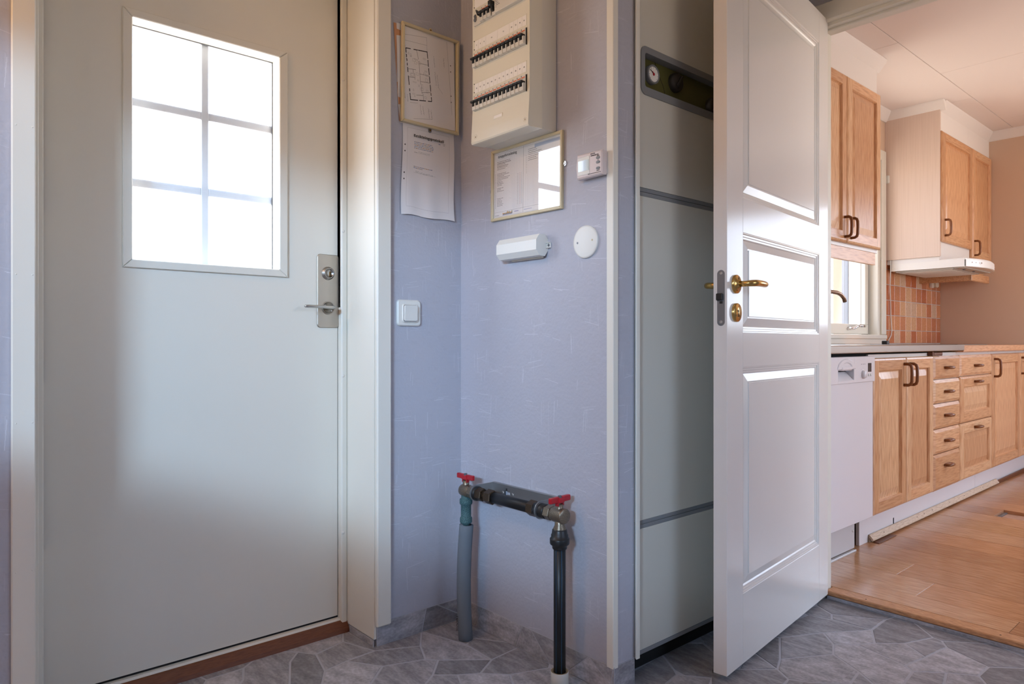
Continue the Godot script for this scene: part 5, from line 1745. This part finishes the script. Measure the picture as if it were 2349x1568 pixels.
func drawer(t: Node, x0: float, y0: float, x1: float, y1: float, framed := false):
	tone += 1
	var g := G.new()
	var lvl: Material = m["oak_level_%d" % (tone % 4)]
	var d: MeshInstance3D
	if framed:
		var s := 0.056
		g.rings(x0, y0, x1, y1, [[0.0, -0.021], [0.0, -0.008], [0.004, -0.003], [0.011, 0.0], [s, 0.0], [s + 0.0035, -0.0065]], false)
		d = part("drawer", g, m["oak_upright_%d" % (tone % 4)], t)
		g = G.new()
		var q := s + 0.0035
		g.rings(x0, y0, x1, y1, [[q, -0.0065], [q + 0.002, -0.0125], [q + 0.006, -0.0125], [q + 0.034, -0.004], [q + 0.0345, -0.004]])
		part("raised_panel", g, m["oak_upright_%d" % ((tone + 1) % 4)], d)
		for r in [[y0 + 0.011, y0 + s - 0.0012], [y1 - s + 0.0012, y1 - 0.011]]:
			g = G.new()
			g.box(Vector3(x0 + s + 0.0006, r[0], -0.006), Vector3(x1 - s - 0.0006, r[1], 0.0004), 0.0004)
			part("rail", g, lvl, d)
	else:
		g.slab(x0, y0, x1, y1, [[0.0, -0.009], [0.003, -0.0075], [0.0145, -0.0005], [0.0155, 0.0]], -0.021)
		d = part("drawer", g, lvl, t)
	g = G.new(true)
	var cx := (x0 + x1) / 2.0 - 0.02
	var cy := y1 - 0.062 if not framed else y1 - 0.032
	if x1 - x0 > 0.5 and not framed: cy = y1 - 0.062
	g.tube([Vector3(cx - 0.034, cy, 0.003), Vector3(cx - 0.033, cy, 0.017), Vector3(cx - 0.026, cy, 0.025), Vector3(cx, cy, 0.028), Vector3(cx + 0.026, cy, 0.025), Vector3(cx + 0.033, cy, 0.017), Vector3(cx + 0.034, cy, 0.003)], 0.0092, 12, 0.85)
	g.smooth(false)
	g.box(Vector3(cx - 0.03, cy - 0.006, -0.001), Vector3(cx + 0.03, cy + 0.006, 0.018), 0.002)
	part("knob", g, m.handle_wood, d)

func base_units():
	var g: G
	var top := 0.838       # door tops above the kitchen floor
	var bot := 0.142
	var carcass := func(t: Node, w: float):
		var q := G.new()
		q.box(Vector3(0.001, 0.1425, -0.56), Vector3(w - 0.001, 0.8545, -0.0225), 0.001)
		part("carcass", q, m.cabinet_white, t)
	var t := thing("base_cabinet", "oak base cabinet with two raised-panel doors next to the dishwasher", "cabinet", Vector3(CX, KF, -3.2), FX)
	carcass.call(t, 0.758)
	cab_door(t, 0.003, bot, 0.387, top, 0.354, 0.706, 0.806)
	cab_door(t, 0.391, bot, 0.7555, top, 0.422, 0.706, 0.806)
	t = thing("drawer_unit", "narrow oak base unit with five drawers stacked", "drawer unit", Vector3(CX, KF, -3.96), FX)
	carcass.call(t, 0.415)
	var ys := [0.138, 0.3275, 0.457, 0.589, 0.7145, 0.8395]
	for k in 5:
		drawer(t, 0.006, ys[k] + 0.002, 0.411, ys[k + 1] - 0.002)
	t = thing("drawer_unit", "wider oak base unit with one shallow and two deep panelled drawers", "drawer unit", Vector3(CX, KF, -4.376), FX)
	carcass.call(t, 0.592)
	drawer(t, 0.003, 0.72, 0.588, top)
	drawer(t, 0.003, 0.459, 0.588, 0.7165, true)
	drawer(t, 0.003, bot, 0.588, 0.4555, true)
	t = thing("base_cabinet", "oak base cabinet door with its pull at upper left, right of the wide drawers", "cabinet", Vector3(CX, KF, -4.97), FX)
	carcass.call(t, 0.62)
	cab_door(t, 0.003, bot, 0.619, top, 0.036, 0.70, 0.806)
	t = thing("base_cabinet", "oak corner base cabinet cut off by the right edge of the picture", "cabinet", Vector3(CX, KF, -5.592), FX)
	carcass.call(t, 0.518)
	cab_door(t, 0.003, bot, 0.515, top, 0.036, 0.70, 0.806)
	# plinths
	for s in [[-3.2, -4.848, "long white plinth board with a chipped hole under the oak base units"], [-4.852, -6.1, "short white plinth board under the far oak base units"]]:
		t = thing("plinth", s[2], "plinth", Vector3(-1.305, KF, s[0]), FX)
		g = G.new()
		g.box(Vector3(0, 0.0, -0.016), Vector3(s[0] - s[1], 0.142, 0.0), 0.001)
		part("board", g, m.plinth_white, t)
		if s[0] > -4:
			g = G.new()
			g.x = Transform3D(Basis(), Vector3(0.39, 0.046, 0.0))
			g.prism(rr(-0.0055, -0.014, 0.0055, 0.016, 0.005), -0.001, 0.0008)
			part("hole", g, m.black_gap, t)
	# worktops
	t = thing("steel_worktop", "stainless steel sink worktop over the dishwasher and first cabinets", "worktop", Vector3(-1.225, 0.893, -2.6), FX)
	g = G.new()
	g.box(Vector3(0, 0.0, -0.656), Vector3(1.7695, 0.0325, 0.0), 0.003)
	part("slab", g, m.steel, t)
	g = G.new()
	g.box(Vector3(0, 0.0322, -0.655), Vector3(1.7695, 0.036, -0.64), 0.002)
	part("rear_lip", g, m.steel, t)
	t = thing("wooden_worktop", "laminated wooden worktop with the black hob", "worktop", Vector3(-1.228, 0.885, -4.3705), FX)
	g = G.new()
	g.box(Vector3(0, 0.0, -0.655), Vector3(1.741, 0.0355, 0.0), 0.003)
	part("slab", g, m.worktop_wood, t)
	t = thing("hob", "flat black glass hob set on the wooden worktop", "hob", Vector3(-1.33, 0.9207, -4.62), FX)
	g = G.new()
	g.box(Vector3(0, 0.0, -0.49), Vector3(0.56, 0.006, 0.0), 0.002)
	part("plate", g, m.cooktop, t)
	g = G.new()
	g.rings(-0.004, -0.494, 0.564, 0.004, [[0.0, 0.0], [0.0, 0.004], [0.005, 0.004]], false)
	g = G.new()
	g.box(Vector3(-0.004, 0.0, 0.0), Vector3(0.564, 0.0045, 0.005), 0.001)
	part("trim", g, m.steel, t)
	# pull-out board
	t = thing("cutting_board", "brown pull-out cutting board edge above the five drawers", "cutting board", Vector3(CX - 0.002, 0.868, -3.928), FX)
	g = G.new()
	g.box(Vector3(0.0, 0.001, -0.0195), Vector3(0.012, 0.0225, 0.006), 0.002)
	g.box(Vector3(0.012, 0.003, -0.0195), Vector3(0.135, 0.0195, 0.008), 0.004)
	g.box(Vector3(0.135, 0.001, -0.0195), Vector3(0.146, 0.0205, 0.006), 0.002)
	part("board", g, m.sill_brown, t)
	# loose wood on the floor
	t = thing("batten", "long loose pale wooden batten lying along the white plinth", "batten", Vector3(-1.291, KF, -3.292), FX)
	g = G.new()
	g.x = Transform3D(Basis(Vector3(0, 0, 1), Vector3(0, 1, 0), Vector3(-1, 0, 0)), Vector3(0, 0.0, 0))
	g.prism(PackedVector2Array([Vector2(-0.008, 0.0225), Vector2(0.0025, 0.008), Vector2(0.006, 0.0065), Vector2(0.011, 0.011), Vector2(0.010, 0.015), Vector2(-0.006, 0.0335), Vector2(-0.010, 0.034), Vector2(-0.0115, 0.001), Vector2(-0.008, 0.001)]), -1.965, 0.0)
	part("strip", g, m.pale_wood, t)
	for k in 7:
		g = G.new()
		g.x = Transform3D(Basis(Vector3.RIGHT, -0.85), Vector3([0.14, 0.56, 0.66, 0.78, 1.05, 1.3, 1.65][k], 0.024, 0.002))
		g.box(Vector3(-0.003, -0.0012, 0), Vector3(0.003, 0.0012, 0.0022))
		part("nail_hole", g, m.dirt, t)
	t = thing("veneer_strip", "thin brown strip of flooring lying beside the end of the batten", "strip", Vector3(-1.262, KF + 0.0002, -3.30), FX)
	g = G.new()
	g.prism(PackedVector2Array([Vector2(0.0, 0.0), Vector2(0.20, 0.001), Vector2(0.20, 0.008), Vector2(0.0, 0.006)]), 0, 0.001)
	g = G.new()
	g.box(Vector3(0.0, 0.0, -0.022), Vector3(0.2, 0.0035, 0.003), 0.0008)
	part("strip", g, m.sill_brown, t)
	g = G.new()
	g.box(Vector3(-1.30, KF, -6.1), Vector3(-1.288, KF + 0.022, -5.262), 0.003)
	structure("baseboard_kitchen_run", g, m.sill_brown, "brown quarter moulding along the far plinth", "baseboard")

func dishwasher():
	var t := thing("dishwasher", "white dishwasher with a glossy control strip beside the open door", "dishwasher", Vector3(CX, KF, -2.604), FX)
	var g := G.new()
	g.box(Vector3(0.0, 0.14, -0.57), Vector3(0.592, 0.86, -0.03), 0.002)
	g.box(Vector3(0.02, 0.0, -0.5), Vector3(0.50, 0.14, -0.1))
	part("body", g, m.black_gap, t)
	g = G.new()
	g.box(Vector3(0.001, 0.1425, -0.03), Vector3(0.592, 0.742, 0.0), 0.003)
	part("door", g, m.appliance_white, t)
	# control strip with a moulded grip
	g = G.new()
	var a := 0.232
	var b := 0.382
	g.box(Vector3(0.001, 0.738, -0.03), Vector3(a, 0.8485, 0.0065), 0.002)
	g.box(Vector3(b, 0.738, -0.03), Vector3(0.5955, 0.8485, 0.0065), 0.002)
	g.box(Vector3(a - 0.003, 0.738, -0.03), Vector3(b + 0.003, 0.752, 0.0065), 0.002)
	g.box(Vector3(a - 0.003, 0.81, -0.03), Vector3(b + 0.003, 0.8485, 0.0065), 0.002)
	g.box(Vector3(a - 0.003, 0.745, -0.034), Vector3(b + 0.003, 0.82, -0.03))
	g.quad(Vector3(a, 0.752, 0.004), Vector3(b, 0.752, 0.004), Vector3(b, 0.785, -0.029), Vector3(a, 0.785, -0.029), Vector3(0, 1, 1))
	var cp := part("control_panel", g, m.appliance_white, t)
	g = G.new()
	g.smooth(true)
	var arc := PackedVector2Array()
	for k in 15:
		var q := PI * k / 14.0
		arc.append(Vector2((a + b) / 2 + cos(q) * 0.084, 0.797 + sin(q) * 0.044))
	for k in 15:
		var q := PI - PI * k / 14.0
		arc.append(Vector2((a + b) / 2 + cos(q) * 0.05, 0.797 + sin(q) * 0.026))
	g.smooth(false)
	g.prism(arc, 0.006, 0.0105, 0.003)
	part("grip_rim", g, m.appliance_white, cp)
	g = G.new()
	g.box(Vector3(a + 0.022, 0.792, -0.012), Vector3(b - 0.022, 0.812, 0.012), 0.006)
	part("grip", g, m.appliance_white, cp)
	g = G.new(true)
	g.x = Transform3D(Basis(Vector3.RIGHT, PI / 2), Vector3(0.4715, 0.772, 0.0065))
	g.lathe([Vector2(0.0185, 0), Vector2(0.0185, 0.005), Vector2(0.015, 0.012), Vector2(0, 0.0125)], 24)
	part("knob", g, m.appliance_white, cp)
	g = G.new()
	g.box(Vector3(0.521, 0.781, 0.006), Vector3(0.557, 0.819, 0.0072), 0.0005)
	part("display", g, m.display_dark, cp)
	for k in 2:
		g = G.new(true)
		g.x = Transform3D(Basis(Vector3.RIGHT, PI / 2), Vector3(0.529 + 0.021 * k, 0.768, 0.0065))
		g.lathe([Vector2(0.0062, 0), Vector2(0.006, 0.002), Vector2(0, 0.0028)], 14)
		part("button", g, m.plastic_white, cp)
	for k in 7:
		var q := -0.4 + k * 0.66
		g = G.new()
		g.box(Vector3(0.4715 + cos(q) * 0.027 - 0.0012, 0.772 + sin(q) * 0.027 - 0.0006, 0.0064), Vector3(0.4715 + cos(q) * 0.027 + 0.0012, 0.772 + sin(q) * 0.027 + 0.0006, 0.0068))
		part("mark", g, m.ink_grey, cp)
	for k in 3:
		g = G.new()
		g.box(Vector3(0.452 + k * 0.017, 0.8145, 0.0064), Vector3(0.459 + k * 0.017, 0.817, 0.0068))
		part("mark", g, m.ink_grey, cp)
	g = G.new()
	g.box(Vector3(0.002, 0.012, -0.062), Vector3(0.512, 0.1445, -0.046), 0.001)
	var kp := part("kick_plate", g, m.appliance_grey, t)
	g = G.new(true)
	g.x = Transform3D(Basis(Vector3.RIGHT, PI / 2), Vector3(0.492, 0.09, -0.046))
	g.lathe([Vector2(0.006, 0), Vector2(0.005, 0.003), Vector2(0, 0.0035)], 12)
	part("screw_cap", g, m.plastic_white, kp)
	g = G.new(true)
	g.x = Transform3D(Basis(), Vector3(0.532, 0.0, -0.075))
	g.lathe([Vector2(0, 0), Vector2(0.008, 0.0), Vector2(0.016, 0.14), Vector2(0, 0.14)], 16)
	part("foot", g, m.plastic_cream, t)
	var s := thing("floor_strip", "thin white strip on the floor under the dishwasher kick plate", "strip", Vector3(-1.284, KF, -2.62), FX)
	g = G.new()
	g.box(Vector3(0, 0, -0.012), Vector3(0.49, 0.008, 0.004), 0.001)
	part("strip", g, m.appliance_grey, s)

func wall_units():
	var g: G
	var t := thing("wall_cabinet", "tall oak wall cabinet with two doors beside the sink window", "cabinet", Vector3(UX, 1.43, -3.185), FX)
	g = G.new()
	g.box(Vector3(0.0, 0.0, -0.345), Vector3(0.868, 0.875, -0.0225), 0.001)
	part("carcass", g, m.cabinet_white, t)
	cab_door(t, 0.003, 0.018, 0.436, 0.873, 0.404, 0.045, 0.145)
	cab_door(t, 0.440, 0.018, 0.866, 0.873, 0.476, 0.045, 0.145)
	g = G.new()
	g.box(Vector3(0.0, -0.066, -0.042), Vector3(0.845, 0.0, -0.024), 0.0015)
	part("light_rail", g, m.oak_level_0, t, "pale oak light rail below the doors")
	g = G.new()
	g.box(Vector3(0.0, 0.872, -0.034), Vector3(0.852, 1.008, -0.018), 0.001)
	part("fascia", g, m.kitchen_white, t, "white fascia board up to the cornice")
	g = G.new()
	g.box(Vector3(-0.3, 0.872, -0.034), Vector3(-0.001, 1.008, -0.018), 0.001)
	part("fascia", g, m.kitchen_white, t)
	var l := thing("cabinet_lamp", "white lamp strip under the left wall cabinet", "lamp", Vector3(-1.62, 1.4, -3.25), FX)
	g = G.new()
	g.box(Vector3(0.0, 0.0, -0.05), Vector3(0.56, 0.0295, 0.0), 0.008)
	part("diffuser", g, m.plastic_white, l)
	# extractor cabinet and narrow cabinet
	t = thing("wall_cabinet", "oak extractor cabinet with a striped side panel above the hood", "cabinet", Vector3(UX, 1.466, -5.042), FX)
	g = G.new()
	g.box(Vector3(0.01, 0.0, -0.348), Vector3(0.617, 0.85, -0.0225), 0.001)
	part("carcass", g, m.cabinet_white, t)
	cab_door(t, 0.0, 0.125, 0.614, 0.842, 0.042, 0.166, 0.268)
	g = G.new()
	g.box(Vector3(-0.006, 0.03, -0.35), Vector3(0.01, 1.032, -0.014), 0.001)
	part("side_panel", g, m.striped_paper, t, "side panel covered with striped wallpaper")
	g = G.new()
	g.box(Vector3(0.01, 0.843, -0.034), Vector3(0.575, 0.974, -0.018), 0.001)
	part("fascia", g, m.kitchen_white, t)
	t = thing("wall_cabinet", "narrow oak wall cabinet in the far corner right of the extractor", "cabinet", Vector3(UX, 1.50, -5.662), FX)
	g = G.new()
	g.box(Vector3(0.0, 0.0, -0.348), Vector3(0.45, 0.816, -0.0225), 0.001)
	part("carcass", g, m.oak_upright_1, t)
	cab_door(t, 0.002, 0.036, 0.446, 0.808, 0.036, 0.004 + 0.05, 0.155)
	g = G.new()
	g.box(Vector3(-0.043, 0.809, -0.034), Vector3(0.449, 0.94, -0.018), 0.001)
	part("fascia", g, m.kitchen_white, t)
	g = G.new()
	g.box(Vector3(-0.01, -0.128, -0.348), Vector3(0.012, -0.072, -0.006), 0.002)
	g.box(Vector3(-0.01, -0.128, -0.026), Vector3(0.40, -0.072, -0.004), 0.006)
	part("valance", g, m.oak_level_1, t, "oak valance box below the cabinet")
	g = G.new()
	g.box(Vector3(0.012, -0.074, -0.348), Vector3(0.449, 0.001, -0.05), 0.001)
	part("bottom_shelf", g, m.oak_level_2, t)

func extractor_hood():
	var t := thing("extractor_hood", "white extractor hood with a bowed front edge under the oak cabinet", "hood", Vector3(WX, 1.414, -5.052), FX)
	var w := 0.6
	var g := G.new()
	var plan := PackedVector2Array([Vector2(0, 0.03), Vector2(w, 0.03), Vector2(w, 0.455)])
	for k in 17:
		var u := 1.0 - k / 16.0
		plan.append(Vector2(u * w, 0.475 + 0.05 * sin(u * PI)))
	plan.append(Vector2(0, 0.455))
	g.x = Transform3D(Basis(Vector3(1, 0, 0), Vector3(0, 0, 1), Vector3(0, 1, 0)), Vector3(0, 0, 0))
	g.prism(plan, 0.006, 0.062, 0.006)
	part("body", g, m.hood_white, t)
	g = G.new()
	g.box(Vector3(0.004, 0.055, 0.005), Vector3(w - 0.004, 0.085, 0.32), 0.004)
	part("flue_base", g, m.hood_white, t)
	g = G.new()
	var strip := PackedVector2Array()
	for k in 17:
		var u := k / 16.0
		strip.append(Vector2(u * w, 0.479 + 0.052 * sin(u * PI)))
	for k in 17:
		var u := 1.0 - k / 16.0
		strip.append(Vector2(u * w, 0.47 + 0.045 * sin(u * PI)))
	g.x = Transform3D(Basis(Vector3(1, 0, 0), Vector3(0, 0, 1), Vector3(0, 1, 0)), Vector3(0, 0, 0))
	g.prism(strip, 0.008, 0.052, 0.002)
	var fs := part("front_strip", g, m.hood_white, t)
	for q in [[0.06, 0.0045, 0], [0.1, 0.003, 0], [0.16, 0.0045, 1], [0.54, 0.004, 0]]:
		g = G.new(true)
		var zz: float = 0.479 + 0.052 * sin(q[0] / w * PI)
		g.x = Transform3D(Basis(Vector3.RIGHT, PI / 2), Vector3(q[0], 0.034, zz - 0.001))
		if q[2]:
			g.smooth(false)
			g.box(Vector3(-0.014, 0, -0.006), Vector3(0.014, 0.003, 0.006), 0.001)
		else:
			g.lathe([Vector2(q[1], 0), Vector2(q[1] * 0.9, 0.003), Vector2(0, 0.0035)], 12)
		part("button", g, m.chrome, fs)
	g = G.new()
	g.box(Vector3(0.03, -0.004, 0.05), Vector3(w - 0.03, 0.0065, 0.4), 0.002)
	g.box(Vector3(0.02, 0.0, 0.405), Vector3(w - 0.02, 0.0065, 0.462), 0.002)
	part("underside", g, m.hood_grey, t)
	for k in 16:
		g = G.new()
		g.box(Vector3(0.05 + k * 0.0315, -0.0075, 0.07), Vector3(0.062 + k * 0.0315, -0.0035, 0.385), 0.001)
		part("grille_slat", g, m.hood_white, t)
	for q in [0.13, 0.33]:
		g = G.new(true)
		g.x = Transform3D(Basis(), Vector3(q, -0.005, 0.43))
		g.lathe([Vector2(0, 0), Vector2(0.008, 0), Vector2(0.008, 0.006)], 12)
		part("knob", g, m.ink_grey, t)

func kitchen_small():
	var g: G
	var t := thing("tap", "curved brushed tap spout in front of the sink window", "tap", Vector3(-1.66, 0.926, -3.43))
	g = G.new(true)
	g.lathe([Vector2(0, 0), Vector2(0.024, 0), Vector2(0.022, 0.05), Vector2(0.014, 0.06), Vector2(0.0, 0.06)], 20)
	part("base", g, m.faucet_metal, t)
	g = G.new(true)
	g.tube([Vector3(0, 0.05, 0), Vector3(0, 0.2, 0), Vector3(0.004, 0.238, -0.012), Vector3(0.012, 0.262, -0.045), Vector3(0.024, 0.273, -0.1), Vector3(0.042, 0.276, -0.18), Vector3(0.053, 0.272, -0.235), Vector3(0.059, 0.262, -0.268), Vector3(0.063, 0.246, -0.292), Vector3(0.064, 0.226, -0.302)], 0.0105, 14)
	part("spout", g, m.faucet_metal, t)
	t = thing("socket", "small white wall socket under the oak valance", "socket", Vector3(WX + 0.0085, 1.352, -5.86), FX)
	g = G.new()
	g.box(Vector3(0, 0, 0), Vector3(0.04, 0.058, 0.022), 0.004)
	part("body", g, m.plastic_white, t)
	g = G.new()
	g.box(Vector3(0.044, 0.004, 0), Vector3(0.088, 0.066, 0.042), 0.008)
	part("plug", g, m.plastic_cream, t)
	t = thing("blind_cord", "white blind bracket with a long slack cord on the wall by the hood", "cord", Vector3(WX, 2.02, -5.03), FX)
	g = G.new()
	g.box(Vector3(0.0, 0.0, 0.0), Vector3(0.03, 0.055, 0.03), 0.006)
	g.box(Vector3(0.02, 0.01, 0.01), Vector3(0.055, 0.035, 0.035), 0.008)
	part("bracket", g, m.plastic_white, t)
	g = G.new(true)
	var pts := []
	for p in [[0.04, 0.01, 0.02], [0.014, -0.12, 0.034], [0.012, -0.3, 0.034], [0.012, -0.45, 0.034], [0.013, -0.60, 0.034], [0.03, -0.7, 0.024], [0.06, -0.8, 0.016], [0.066, -0.9, 0.016], [0.078, -0.97, 0.016], [0.084, -1.0, 0.016], [0.07, -1.035, 0.016], [0.03, -1.065, 0.016], [0.01, -1.088, 0.016]]:
		pts.append(Vector3(p[0], p[1], p[2]))
	g.tube(pts, 0.0032, 8)
	part("cord", g, m.plastic_white, t)
	t = thing("plug", "small black plug lying at the back of the steel worktop", "plug", Vector3(-1.6, 0.9265, -4.225), FX)
	g = G.new()
	g.box(Vector3(0, 0, 0), Vector3(0.036, 0.021, 0.03), 0.003)
	part("body", g, m.black_plastic, t)

func _ready():
	camera_and_light()
	make_materials()
	hall_shell()
	kitchen_shell()
	front_door()
	kitchen_door()
	boiler()
	fuse_box()
	hall_papers()
	hall_fittings()
	water_pipes()
	base_units()
	dishwasher()
	wall_units()
	extractor_hood()
	kitchen_small()
	unseen_hall_lamp()
